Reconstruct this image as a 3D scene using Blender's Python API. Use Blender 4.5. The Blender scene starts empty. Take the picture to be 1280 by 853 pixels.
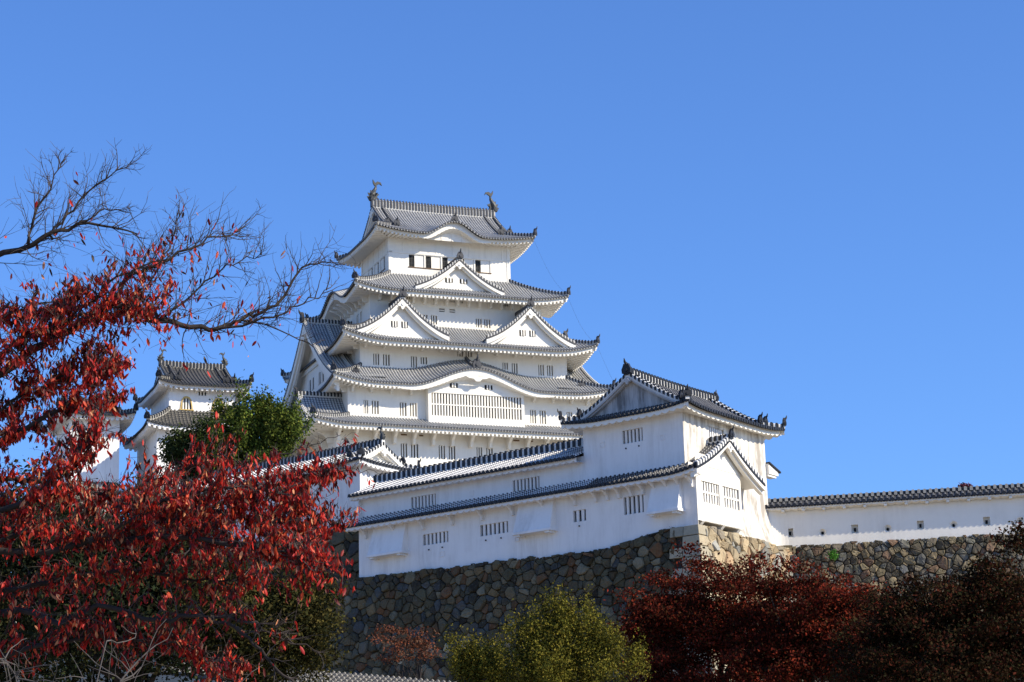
import bpy, math, random
import numpy as np
from mathutils import Matrix, Vector
SC = bpy.context.scene
COL = SC.collection
rnd = random.Random(7)

# ------------------------------------------------------------------ camera, light, exposure
FPX, PITCH, ROLL = 2812.8, 0.25377, -0.03112
cam = bpy.data.objects.new('camera', bpy.data.cameras.new('camera'))
COL.objects.link(cam)
cam.data.sensor_width = 36.0
cam.data.lens = FPX / 1280 * 36
cam.data.clip_start = 0.1
cam.data.clip_end = 6000
cam.matrix_world = Matrix.Translation((0, 0, 1.6)) @ Matrix.Rotation(math.pi / 2 + PITCH, 4, 'X') @ Matrix.Rotation(ROLL, 4, 'Z')
SC.camera = cam
SUN_EL = math.radians(34)
SUN_AZ = math.radians(111.5)            # clockwise from +Y
sdir = Vector((math.sin(SUN_AZ) * math.cos(SUN_EL), math.cos(SUN_AZ) * math.cos(SUN_EL), math.sin(SUN_EL)))
sl = bpy.data.lights.new('sun', 'SUN')
sl.energy = 5.0
sl.angle = math.radians(0.5)
sl.color = (1.0, 0.90, 0.72)
so = bpy.data.objects.new('sun', sl)
COL.objects.link(so)
so.rotation_euler = sdir.to_track_quat('Z', 'Y').to_euler()
w = bpy.data.worlds.new('World')
SC.world = w
w.use_nodes = True
nt = w.node_tree
bg = nt.nodes['Background']
sky = nt.nodes.new('ShaderNodeTexSky')
sky.sky_type = 'NISHITA'
sky.sun_disc = False
sky.sun_elevation = SUN_EL
sky.sun_rotation = SUN_AZ
sky.altitude = 0
sky.air_density = 1.0
sky.dust_density = 0.6
sky.ozone_density = 5.0
hs = nt.nodes.new('ShaderNodeMix')                 # camera-like white balance of the clear autumn sky
hs.data_type = 'RGBA'
hs.blend_type = 'MULTIPLY'
hs.inputs[0].default_value = 1.0
hs.inputs[7].default_value = (0.55, 0.755, 1.07, 1)
nt.links.new(sky.outputs[0], hs.inputs[6])
nt.links.new(hs.outputs[2], bg.inputs[0])
bg.inputs[1].default_value = 0.15
SC.view_settings.view_transform = 'Standard'
SC.view_settings.look = 'None'
SC.view_settings.gamma = 1
SC.view_settings.exposure = 0.4
SC.view_settings.use_curve_mapping = False

# ------------------------------------------------------------------ materials
def mat(name, rough=0.8, spec=0.3):
    m = bpy.data.materials.new(name)
    m.use_nodes = True
    b = m.node_tree.nodes['Principled BSDF']
    b.inputs['Roughness'].default_value = rough
    b.inputs['Specular IOR Level'].default_value = spec
    return m, m.node_tree, b
def N(t, typ, **kw):
    n = t.nodes.new(typ)
    for k, v in kw.items():
        if k.startswith('i_'):
            n.inputs[k[2:]].default_value = v
        else:
            setattr(n, k, v)
    return n
def noise(t, scale, detail=4, rough=0.6, coord='Object', stretch=None):
    tc = N(t, 'ShaderNodeTexCoord')
    n = N(t, 'ShaderNodeTexNoise')
    n.inputs['Scale'].default_value = scale
    n.inputs['Detail'].default_value = detail
    n.inputs['Roughness'].default_value = rough
    if stretch:
        mp = N(t, 'ShaderNodeMapping')
        mp.inputs['Scale'].default_value = stretch
        t.links.new(tc.outputs[coord], mp.inputs[0])
        t.links.new(mp.outputs[0], n.inputs[0])
    else:
        t.links.new(tc.outputs[coord], n.inputs[0])
    return n.outputs[0]
def ramp(t, fac, stops):
    r = N(t, 'ShaderNodeValToRGB')
    el = r.color_ramp.elements
    while len(el) < len(stops):
        el.new(0.5)
    for e, (p, c) in zip(el, stops):
        e.position = p
        e.color = (c[0], c[1], c[2], 1) if hasattr(c, '__len__') else (c, c, c, 1)
    t.links.new(fac, r.inputs[0])
    return r.outputs[0]
def mix(t, fac, a, b, mode='MIX'):
    m = N(t, 'ShaderNodeMix', data_type='RGBA', blend_type=mode)
    if isinstance(fac, float):
        m.inputs[0].default_value = fac
    else:
        t.links.new(fac, m.inputs[0])
    for s, v in ((6, a), (7, b)):
        if hasattr(v, 'default_value') or hasattr(v, 'is_linked'):
            t.links.new(v, m.inputs[s])
        else:
            m.inputs[s].default_value = (*v, 1)
    return m.outputs[2]
def mathn(t, op, a, b=None):
    m = N(t, 'ShaderNodeMath', operation=op)
    for i, v in enumerate((a, b)):
        if v is None:
            continue
        if isinstance(v, (int, float)):
            m.inputs[i].default_value = v
        else:
            t.links.new(v, m.inputs[i])
    return m.outputs[0]
def bump(t, b, h, strength=0.3, dist=0.02):
    n = N(t, 'ShaderNodeBump')
    n.inputs['Strength'].default_value = strength
    n.inputs['Distance'].default_value = dist
    t.links.new(h, n.inputs['Height'])
    t.links.new(n.outputs[0], b.inputs['Normal'])

def plaster(name, base=(0.8, 0.785, 0.75), stain=0.12, stain_col=(0.42, 0.38, 0.32), lo=0.55, hi=0.85):
    m, t, b = mat(name, 0.85, 0.2)
    big = noise(t, 0.35, 5, 0.65)
    streak = noise(t, 1.0, 5, 0.7, stretch=(1.6, 1.6, 0.22))
    s = mathn(t, 'MULTIPLY', ramp(t, big, [(lo - 0.12, 0.0), (hi - 0.1, 1.0)]), ramp(t, streak, [(0.4, 0.0), (0.72, 1.0)]))
    s2 = mathn(t, 'MULTIPLY', s, stain * 4)
    s2 = mathn(t, 'MINIMUM', s2, 1.0)
    c = mix(t, s2, base, stain_col)
    fine = noise(t, 6.0, 4, 0.6)
    c2 = mix(t, mathn(t, 'MULTIPLY', fine, 0.12), c, tuple(x * 0.75 for x in base))
    t.links.new(c2, b.inputs['Base Color'])
    bump(t, b, noise(t, 2.0, 6, 0.6), 0.25, 0.03)
    return m
def flat(name, col, rough=0.7, var=0.3, scale=3.0, spec=0.3):
    m, t, b = mat(name, rough, spec)
    c = mix(t, ramp(t, noise(t, scale, 5, 0.65), [(0.3, 0.0), (0.7, 1.0)]), tuple(x * (1 - var) for x in col), tuple(min(1, x * (1 + var)) for x in col))
    t.links.new(c, b.inputs['Base Color'])
    bump(t, b, noise(t, scale * 4, 4, 0.6), 0.3, 0.01)
    return m
def tiles(name, dark, light, rib_w, val_w, joint=0.28, rough=0.55):
    """hongawara roof: UV x counts the round-tile rows, y is metres up the slope"""
    m, t, b = mat(name, rough, 0.4)
    uv = N(t, 'ShaderNodeUVMap')
    sp = N(t, 'ShaderNodeSeparateXYZ')
    t.links.new(uv.outputs[0], sp.inputs[0])
    u, v = sp.outputs[0], sp.outputs[1]
    fu = mathn(t, 'FRACT', u)
    du = mathn(t, 'ABSOLUTE', mathn(t, 'SUBTRACT', fu, 0.5))
    onrib = mathn(t, 'LESS_THAN', du, 0.27)
    wob = noise(t, 2.2, 4, 0.6)
    fv = mathn(t, 'FRACT', mathn(t, 'ADD', mathn(t, 'DIVIDE', v, joint), mathn(t, 'MULTIPLY', wob, 0.25)))
    thr_n = noise(t, 0.5, 4, 0.65)
    thr = mathn(t, 'MULTIPLY', mathn(t, 'ADD', thr_n, 0.5), rib_w)
    rj = mathn(t, 'LESS_THAN', fv, thr)
    fv2 = mathn(t, 'FRACT', mathn(t, 'ADD', mathn(t, 'DIVIDE', v, joint), 0.5))
    vj = mathn(t, 'LESS_THAN', fv2, mathn(t, 'MULTIPLY', mathn(t, 'ADD', thr_n, 0.5), val_w))
    jm = mathn(t, 'ADD', mathn(t, 'MULTIPLY', onrib, rj), mathn(t, 'MULTIPLY', mathn(t, 'SUBTRACT', 1.0, onrib), vj))
    tone = ramp(t, noise(t, 5.0, 5, 0.7), [(0.3, tuple(x * 0.6 for x in dark)), (0.7, tuple(x * 1.5 for x in dark))])
    ltone = ramp(t, noise(t, 1.3, 5, 0.7), [(0.3, tuple(x * 0.75 for x in light)), (0.65, light)])
    c = mix(t, jm, tone, ltone)
    t.links.new(c, b.inputs['Base Color'])
    return m
def attr_mat(name, rough=0.8, transl=0.0, var=0.0, scale=4.0, spec=0.3):
    m, t, b = mat(name, rough, spec)
    a = N(t, 'ShaderNodeAttribute', attribute_name='Col')
    c = a.outputs[0]
    if var:
        c = mix(t, ramp(t, noise(t, scale, 6, 0.7), [(0.25, 0.0), (0.75, 1.0)]), c, mix(t, 1.0, c, (1 - var,) * 3, 'MULTIPLY'))
        bump(t, b, noise(t, scale * 2.5, 6, 0.7), 0.6, 0.06)
    if var > 0.4:
        c = mix(t, ramp(t, noise(t, 1.7, 7, 0.75), [(0.46, 0.0), (0.66, 0.75)]), c, (0.095, 0.088, 0.05))
        c = mix(t, ramp(t, noise(t, 5.5, 7, 0.75), [(0.56, 0.0), (0.70, 0.6)]), c, (0.20, 0.185, 0.15))
    t.links.new(c, b.inputs['Base Color'])
    if transl:
        tr = N(t, 'ShaderNodeBsdfTranslucent')
        t.links.new(c, tr.inputs[0])
        ms = N(t, 'ShaderNodeMixShader')
        ms.inputs[0].default_value = transl
        out = t.nodes['Material Output']
        t.links.new(b.outputs[0], ms.inputs[1])
        t.links.new(tr.outputs[0], ms.inputs[2])
        t.links.new(ms.outputs[0], out.inputs[0])
    return m

PL = plaster('white_plaster', (0.83, 0.79, 0.71), 0.15, (0.50, 0.46, 0.40))
PLW = plaster('weathered_plaster', (0.83, 0.81, 0.79), 0.16, (0.46, 0.43, 0.40), 0.46, 0.74)
PLS = plaster('stained_plaster', (0.80, 0.77, 0.71), 0.5, (0.36, 0.32, 0.27), 0.38, 0.66)
PLH = plaster('shaded_grey_plaster', (0.50, 0.49, 0.48), 0.2, (0.3, 0.29, 0.28), 0.45, 0.7)  # turret gable boards: shade and weathering both put into the grey
PLG = plaster('shaded_weathered_plaster', (0.50, 0.49, 0.48), 0.4, (0.16, 0.155, 0.15), 0.35, 0.6)  # recessed turret gable wall: shade painted into the dark grey, plus real stain
DARK = flat('dark_opening', (0.012, 0.012, 0.014), 0.9, 0.2)
T_KEEP = tiles('keep_tiles', (0.075, 0.08, 0.09), (0.50, 0.485, 0.45), 0.80, 0.14)
T_DARK = tiles('dark_tiles', (0.022, 0.023, 0.028), (0.36, 0.35, 0.33), 0.20, 0.12)
T_WHITE = tiles('mortared_tiles', (0.03, 0.035, 0.055), (0.78, 0.77, 0.74), 0.50, 0.74)
T_OLD = tiles('old_tiles', (0.035, 0.033, 0.03), (0.24, 0.22, 0.18), 0.30, 0.12)
D_KEEP = flat('keep_tile_ends', (0.045, 0.046, 0.052), 0.5, 0.4, 6)
D_DARK = flat('dark_tile_ends', (0.016, 0.017, 0.021), 0.5, 0.4, 6)
W_MORT = flat('ridge_mortar', (0.66, 0.65, 0.62), 0.85, 0.15, 4)
W_OLD = flat('old_mortar', (0.36, 0.34, 0.30), 0.85, 0.2, 4)
W_KEEP = flat('keep_mortar', (0.50, 0.485, 0.45), 0.85, 0.15, 4)
BRONZE = flat('dark_bronze', (0.06, 0.062, 0.06), 0.5, 0.4, 8)
GOLD = flat('aged_gold', (0.55, 0.38, 0.12), 0.5, 0.3, 8)
WOODB = flat('brown_timber', (0.16, 0.10, 0.055), 0.8, 0.3, 6)
STONE = attr_mat('rubble_stone', 0.9, 0, 0.45, 3.0, 0.2)
STONE_SUN = attr_mat('sunlit_stone', 0.9, 0, 0.3, 4.0, 0.2)  # unmottled stone for the sunny side; sunlight is put into its face colours
GAP = flat('stone_gap', (0.045, 0.04, 0.032), 0.95, 0.4, 2)
LEAF = attr_mat('leaves', 0.55, 0.32, 0, spec=0.35)
FARLEAF = attr_mat('far_leaves', 0.85, 0.15, 0, spec=0.06)
BARK = flat('bark', (0.028, 0.021, 0.018), 0.9, 0.4, 12)
TWIG = flat('twig_bark', (0.06, 0.047, 0.042), 0.85, 0.4, 12)
PALEBARK = flat('pale_bark', (0.09, 0.078, 0.07), 0.85, 0.3, 12)
SOIL = flat('sandy_ground', (0.26, 0.22, 0.16), 0.95, 0.2, 0.6)
GRAVEL = flat('bailey_gravel', (0.34, 0.31, 0.25), 0.95, 0.2, 1.5)

# ------------------------------------------------------------------ mesh helpers
class MB:
    def __init__(s):
        s.v, s.f, s.m, s.uv = [], [], [], {}
    def add(s, vs, fs, m=0, uvs=None):
        o = len(s.v)
        s.v.extend(vs)
        for i, f in enumerate(fs):
            if uvs is not None:
                s.uv[len(s.f)] = [uvs[k] for k in f]
            s.f.append(tuple(k + o for k in f))
            s.m.append(m)
    def quad(s, a, b, c, d, m=0):
        s.add([a, b, c, d], [(0, 1, 2, 3)], m)
    def hexa(s, p, m=0):                      # 8 corners: bottom ring, top ring
        s.add(p, [(0, 3, 2, 1), (4, 5, 6, 7), (0, 1, 5, 4), (1, 2, 6, 5), (2, 3, 7, 6), (3, 0, 4, 7)], m)
    def box(s, x0, x1, y0, y1, z0, z1, m=0, T=None):
        p = [(x0, y0, z0), (x1, y0, z0), (x1, y1, z0), (x0, y1, z0), (x0, y0, z1), (x1, y0, z1), (x1, y1, z1), (x0, y1, z1)]
        s.hexa([T(*q) for q in p] if T else p, m)
    def grid(s, P, m=0, U=None):
        nr, nc = len(P), len(P[0])
        vs = [q for r in P for q in r]
        us = [q for r in U for q in r] if U else None
        fs = [(r * nc + c, r * nc + c + 1, (r + 1) * nc + c + 1, (r + 1) * nc + c) for r in range(nr - 1) for c in range(nc - 1)]
        s.add(vs, fs, m, us)
    def sweep(s, pts, prof, m=0, cap=True):   # prof: closed list of (side, up)
        n, k = len(pts), len(prof)
        V = [Vector(p) for p in pts]
        vs = []
        for i in range(n):
            T = (V[min(i + 1, n - 1)] - V[max(i - 1, 0)])
            S = Vector((T.y, -T.x, 0))
            S = S.normalized() if S.length > 1e-6 else Vector((1, 0, 0))
            for a, b in prof:
                q = V[i] + S * a
                vs.append((q.x, q.y, q.z + b))
        fs = [(i * k + j, i * k + (j + 1) % k, (i + 1) * k + (j + 1) % k, (i + 1) * k + j) for i in range(n - 1) for j in range(k)]
        if cap:
            fs += [tuple(range(k))[::-1], tuple((n - 1) * k + j for j in range(k))]
        s.add(vs, fs, m)
    def tube(s, pts, rad, sides=6, m=0):
        V = [Vector(p) for p in pts]
        n = len(V)
        vs = []
        up = Vector((0.13, 0.31, 0.94)).normalized()
        for i in range(n):
            T = (V[min(i + 1, n - 1)] - V[max(i - 1, 0)]).normalized()
            A = T.cross(up)
            if A.length < 0.1:
                A = T.cross(Vector((1, 0, 0)))
            A.normalize()
            B = T.cross(A)
            r = rad[i]
            for j in range(sides):
                g = 2 * math.pi * j / sides
                q = V[i] + A * (r * math.cos(g)) + B * (r * math.sin(g))
                vs.append(tuple(q))
        fs = [(i * sides + j, i * sides + (j + 1) % sides, (i + 1) * sides + (j + 1) % sides, (i + 1) * sides + j) for i in range(n - 1) for j in range(sides)]
        fs += [tuple(range(sides))[::-1], tuple((n - 1) * sides + j for j in range(sides))]
        s.add(vs, fs, m)
    def build(s, name, mats, parent=None, smooth=False):
        me = bpy.data.meshes.new(name)
        me.from_pydata(s.v, [], s.f)
        for x in (mats if isinstance(mats, (list, tuple)) else [mats]):
            me.materials.append(x)
        me.polygons.foreach_set('material_index', s.m)
        if s.uv:
            ul = me.uv_layers.new(name='UVMap')
            d = np.zeros((len(me.loops), 2), dtype=np.float32)
            li = 0
            for i, f in enumerate(s.f):
                if i in s.uv:
                    d[li:li + len(f)] = s.uv[i]
                li += len(f)
            ul.data.foreach_set('uv', d.ravel())
        if smooth:
            me.polygons.foreach_set('use_smooth', [True] * len(me.polygons))
        me.update()
        o = bpy.data.objects.new(name, me)
        COL.objects.link(o)
        if parent:
            o.parent = parent
        return o
def thing(name, label, cat, loc=(0, 0, 0), rotz=0.0, group=None):
    o = bpy.data.objects.new(name, None)
    COL.objects.link(o)
    o.empty_display_size = 1
    o.location = loc
    o.rotation_euler = (0, 0, rotz)
    o['label'] = label
    o['category'] = cat
    if group:
        o['group'] = group
    return o
def tag(o, label, cat, group=None):
    o['label'] = label
    o['category'] = cat
    if group:
        o['group'] = group
    return o
def struct(o):
    o['kind'] = 'structure'
    return o
def ray(px, py):
    dx, dy = px - 640, py - 426.5
    c, s_ = math.cos(ROLL), math.sin(ROLL)
    a = dx * c + dy * s_
    b = -dx * s_ + dy * c
    X, U = a / FPX, -b / FPX
    return Vector((X, math.cos(PITCH) - U * math.sin(PITCH), math.sin(PITCH) + U * math.cos(PITCH)))
def at(px, py, Y):
    """a point of the place at distance Y, found from where it shows in the photograph"""
    d = ray(px, py)
    return Vector((0, 0, 1.6)) + d * (Y / d.y)

# ------------------------------------------------------------------ Japanese castle parts
RIB = [(0.0, 0.0), (0.24, 0.0), (0.32, 0.7), (0.5, 1.0), (0.68, 0.7), (0.76, 0.0)]
def tile_face(mb, fn, a0, a1, tm, pitch=0.3, rise=0.09, rows=8, L=4.0, m=0, mcap=1, caps=True, t0=0.0, medge=1):
    n = max(1, round((a1 - a0) / pitch))
    p = (a1 - a0) / n
    cols = []
    for i in range(n):
        for u, h in RIB:
            cols.append((a0 + (i + u) * p, i + u, h))
    cols.append((a1, n, 0.0))
    P, U = [], []
    for j in range(rows + 1):
        rp, ru = [], []
        for a, u, h in cols:
            t = t0 + (max(tm(a), t0) - t0) * j / rows
            x, y, z = fn(a, t)
            rp.append((x, y, z + h * rise))
            ru.append((u, t * L))
        P.append(rp)
        U.append(ru)
    mb.grid(P, m, U)
    if caps:
        d0, d1 = [], []
        for a, u, h in cols:                   # drop edge under the first tiles
            x, y, z = fn(a, t0)
            d0.append((x, y, z + h * rise))
            d1.append((x, y, z - 0.07 - 0.05 * math.cos(2 * math.pi * u)))
        mb.grid([d0, d1], medge)
        for i in range(n):                     # round end tiles
            a = a0 + (i + 0.5) * p
            q = Vector(fn(a, t0))
            r = Vector(fn(a, t0 + 0.03)) - q
            out = Vector((-r.x, -r.y, 0))
            if out.length < 1e-6:
                continue
            out.normalize()
            sd = Vector((-out.y, out.x, 0))
            R = rise * 1.15
            c = q + Vector((0, 0, rise * 0.15))
            ring = [(math.cos(g) * R, math.sin(g) * R) for g in [k * math.pi / 4 for k in range(8)]]
            vs = [tuple(c + out * 0.05 + sd * x + Vector((0, 0, y))) for x, y in ring] + [tuple(c - out * 0.06 + sd * x + Vector((0, 0, y))) for x, y in ring]
            mb.add(vs, [tuple(range(8))] + [(k, (k + 1) % 8, 8 + (k + 1) % 8, 8 + k) for k in range(8)], mcap)
def under_face(mb, fn, a0, a1, tm, tw, zw, drop=0.34, rp=0.42, rd=0.12, scallop=False, kd=None, m=0, inset=0.06):
    """white eave edge and rafter soffit below a tile face; tw = t at the wall, zw = soffit height there"""
    n = max(1, round((a1 - a0) / rp))
    p = (a1 - a0) / n
    if scallop:
        prof = [(k / 6.0, 1 - abs(math.cos(math.pi * k / 6.0)) ** 1.0) for k in range(6)]
        prof = [(u, 1 - h) for u, h in prof]
    else:
        prof = [(0, 0), (0.25, 0), (0.27, 1), (0.73, 1), (0.75, 0)]
    cols = [(a0 + (i + u) * p, h) for i in range(n) for u, h in prof] + [(a1, prof[0][1])]
    top, edge = [], []
    rows = [[], [], [], []]
    for a, h in cols:
        x, y, z = fn(a, 0)
        x2, y2, _ = fn(a, inset)
        dd = drop + (kd(a) if kd else 0)
        top.append((x2, y2, z - 0.02))
        edge.append((x2, y2, z - dd * 0.55))
        T = min(tw, max(tm(a), inset))
        for j, r in enumerate(rows):
            tt = inset + (T - inset) * j / 3
            xx, yy, _ = fn(a, tt)
            k = (tt - inset) / max(tw - inset, 1e-6)
            hh = h * (0.12 if (kd and kd(a) > 0.02) else 1.0)
            zz = (z - dd - rd * hh * (1 - 0.3 * k)) * (1 - k) + (zw - rd * hh) * k
            r.append((xx, yy, zz))
    mb.grid([top, edge], m)
    fr = [(q[0], q[1], q[2]) for q in rows[0]]
    mb.grid([edge, fr], m)
    mb.grid(rows, m)
def ridge(mb, pts, w_=0.34, h=0.4, pitch=0.36, md=0, mw=1, teeth=True):
    """stacked ridge tiles: mortar core, round cap tile on top, a row of dark tile teeth on each side"""
    a = w_ / 2
    mb.sweep(pts, [(-a * 0.8, -0.12), (a * 0.8, -0.12), (a * 0.8, h * 0.72), (-a * 0.8, h * 0.72)], mw)
    mb.sweep(pts, [(-a * 0.62, h * 0.7), (a * 0.62, h * 0.7), (a * 0.6, h * 0.84), (a * 0.25, h * 0.94), (-a * 0.25, h * 0.94), (-a * 0.6, h * 0.84)], mw)
    if not teeth:
        return
    V = [Vector(p) for p in pts]
    acc = 0.0
    for i in range(len(V) - 1):
        d = V[i + 1] - V[i]
        Ls = d.length
        if Ls < 1e-5:
            continue
        T = d / Ls
        S = Vector((T.y, -T.x, 0)).normalized()
        s_ = (pitch - acc) % pitch
        while s_ < Ls:
            c = V[i] + T * s_
            e = T * (pitch * 0.26)
            lo, hi = Vector((0, 0, h * 0.02)), Vector((0, 0, h * 0.9))
            ps = []
            for zz in (lo, hi):
                for ss, ee in ((-1, -1), (1, -1), (1, 1), (-1, 1)):
                    ps.append(tuple(c + S * (a * 1.08 * ss) + e * ee + zz))
            mb.hexa(ps, md)
            tp = []
            for zz in (h * 0.88, h * 1.12):
                for ss, ee in ((-1, -1), (1, -1), (1, 1), (-1, 1)):
                    tp.append(tuple(c + S * (a * 0.5 * ss) + e * 0.7 * ee + Vector((0, 0, zz))))
            mb.hexa(tp, md)
            s_ += pitch
        acc = (acc + Ls) % pitch
def oni(mb, p, d, s=0.5, m=0):
    """ridge-end tile: shouldered shield with two horns and a round finial, facing direction d"""
    d = Vector((d[0], d[1], 0)).normalized()
    sd = Vector((-d.y, d.x, 0))
    out = [(-0.55, -0.35), (0.55, -0.35), (0.6, 0.1), (0.42, 0.45), (0.3, 0.75), (0.12, 0.62), (0, 0.95), (-0.12, 0.62), (-0.3, 0.75), (-0.42, 0.45), (-0.6, 0.1)]
    P = Vector(p)
    n = len(out)
    vs = [tuple(P + sd * (x * s) + Vector((0, 0, z * s)) + d * k) for k in (s * 0.18, -s * 0.18) for x, z in out]
    mb.add(vs, [tuple(range(n)), tuple(range(n, 2 * n))[::-1]] + [(i, (i + 1) % n, n + (i + 1) % n, n + i) for i in range(n)], m)
    mb.tube([tuple(P + d * (s * 0.1) + Vector((0, 0, s * 0.55))), tuple(P + d * (s * 0.35) + Vector((0, 0, s * 0.95))), tuple(P + d * (s * 0.45) + Vector((0, 0, s * 1.3)))], [s * 0.16, s * 0.13, s * 0.04], 6, m)
    mb.tube([tuple(P - d * 0.02), tuple(P + d * (s * 0.3))], [s * 0.3, s * 0.22], 8, m)
def shachi(mb, p, d, H=2.0, m=0):
    """leaping fish finial: head down at the ridge, body curving up, forked tail"""
    d = Vector((d[0], d[1], 0)).normalized()       # towards the middle of the ridge
    P = Vector(p)
    sd = Vector((-d.y, d.x, 0))
    prof = [(-0.12, 0.0, 0.22), (-0.14, 0.16, 0.24), (-0.10, 0.32, 0.20), (0.0, 0.5, 0.155), (0.08, 0.66, 0.11), (0.10, 0.78, 0.07), (0.06, 0.88, 0.045)]
    mb.tube([tuple(P - d * (x * H * -1) + Vector((0, 0, z * H))) for x, z, r in prof], [r * H * 0.72 for x, z, r in prof], 8, m)
    def fin(pts2, th=0.05):
        n = len(pts2)
        vs = [tuple(P + d * (x * H) + Vector((0, 0, z * H)) + sd * (k * th * H)) for k in (-1, 1) for x, z in pts2]
        mb.add(vs, [tuple(range(n)), tuple(range(n, 2 * n))[::-1]] + [(i, (i + 1) % n, n + (i + 1) % n, n + i) for i in range(n)], m)
    fin([(0.03, 0.8), (0.1, 0.8), (0.3, 0.93), (0.42, 0.84), (0.36, 1.0), (0.18, 1.04), (0.06, 0.95), (-0.06, 1.13), (-0.05, 0.95)])
    fin([(-0.28, 0.0), (-0.38, 0.2), (-0.26, 0.22), (-0.34, 0.4), (-0.2, 0.38), (-0.2, 0.55), (-0.06, 0.5), (0, 0.2)], 0.03)
    fin([(0.0, 0.05), (0.2, 0.12), (0.16, 0.22), (0.28, 0.34), (0.12, 0.42), (0.04, 0.5)], 0.03)
    for k in (-1, 1):
        vs = [P + sd * (k * 0.12 * H) + Vector((0, 0, 0.18 * H)), P + sd * (k * 0.3 * H) + d * (0.08 * H) + Vector((0, 0, 0.34 * H)), P + sd * (k * 0.12 * H) + d * (0.04 * H) + Vector((0, 0, 0.36 * H))]
        vs2 = [q + d * (0.04 * H) for q in vs]
        mb.add([tuple(q) for q in vs + vs2], [(0, 1, 2), (5, 4, 3), (0, 1, 4, 3), (1, 2, 5, 4), (2, 0, 3, 5)], m)
def wall(mb, o, u, W, z0, z1, holes=(), n=(0, -1), dep=0.28, m=0, taper=0.0):
    """flat wall with real openings; o = left foot (x, y), u along, n outwards"""
    xs = sorted({0.0, W, *[h[0] for h in holes], *[h[1] for h in holes]})
    zs = sorted({z0, z1, *[h[2] for h in holes], *[h[3] for h in holes]})
    def pt(x, z, d=0.0):
        k = taper * (z1 - z)
        return (o[0] + u[0] * x + n[0] * (k - d), o[1] + u[1] * x + n[1] * (k - d), z)
    for i in range(len(xs) - 1):
        for j in range(len(zs) - 1):
            cx, cz = (xs[i] + xs[i + 1]) / 2, (zs[j] + zs[j + 1]) / 2
            if any(h[0] < cx < h[1] and h[2] < cz < h[3] for h in holes):
                continue
            mb.quad(pt(xs[i], zs[j]), pt(xs[i + 1], zs[j]), pt(xs[i + 1], zs[j + 1]), pt(xs[i], zs[j + 1]), m)
    for a, b, c, d in holes:
        for p, q in (((a, c), (b, c)), ((b, c), (b, d)), ((b, d), (a, d)), ((a, d), (a, c))):
            mb.quad(pt(*p), pt(*q), pt(*q, dep), pt(*p, dep), m)
def lattice(parent, o, u, x0, x1, z0, z1, n, slots=3, rail=False, bars=PL, dep=0.26, name='window', shutter=0.0, solid=False, dark=DARK):
    mb = MB()
    def T(x, d, z):
        return (o[0] + u[0] * x - n[0] * d, o[1] + u[1] * x - n[1] * d, z)
    mb.quad(T(x0 - 0.02, dep - 0.01, z0 - 0.02), T(x1 + 0.02, dep - 0.01, z0 - 0.02), T(x1 + 0.02, dep - 0.01, z1 + 0.02), T(x0 - 0.02, dep - 0.01, z1 + 0.02), 1)
    k = 2 * slots - 1
    w_ = (x1 - x0) / (k + 0.0)
    for i in range(1, slots):
        c = x0 + (2 * i - 0.5) * w_
        mb.box(c - w_ * 0.5, c + w_ * 0.5, 0.07, 0.2, z0 + 0.002, z1 - 0.002, 0, T)
    if rail:
        zz = (z0 + z1) / 2
        mb.box(x0, x1, 0.045, 0.11, zz - 0.06, zz + 0.06, 0, T)
    return mb.build(name, [bars, dark], parent)
def bracket_mesh(dep, h, w_=0.22, curved=True, mt=None):
    mb = MB()
    pr = [(0, 0), (dep, 0), (dep, -h * 0.16), (dep * 0.62, -h * 0.34), (dep * 0.36, -h * 0.62), (dep * 0.3, -h), (0, -h)]
    n = len(pr)
    vs = [(k * w_ / 2, -y, z) for k in (-1, 1) for y, z in pr]
    mb.add(vs, [tuple(range(n)), tuple(range(n, 2 * n))[::-1]] + [(i, (i + 1) % n, n + (i + 1) % n, n + i) for i in range(n)], 0)
    o = mb.build('bracket', [mt or PL])
    return o
def brackets(parent, proto, places):
    """places: (x, y, z, rotz); the first place takes the proto itself"""
    for i, (x, y, z, r) in enumerate(places):
        o = proto if i == 0 else proto.copy()
        if i:
            COL.objects.link(o)
        o.parent = parent
        o.location = (x, y, z)
        o.rotation_euler = (0, 0, r)

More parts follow.
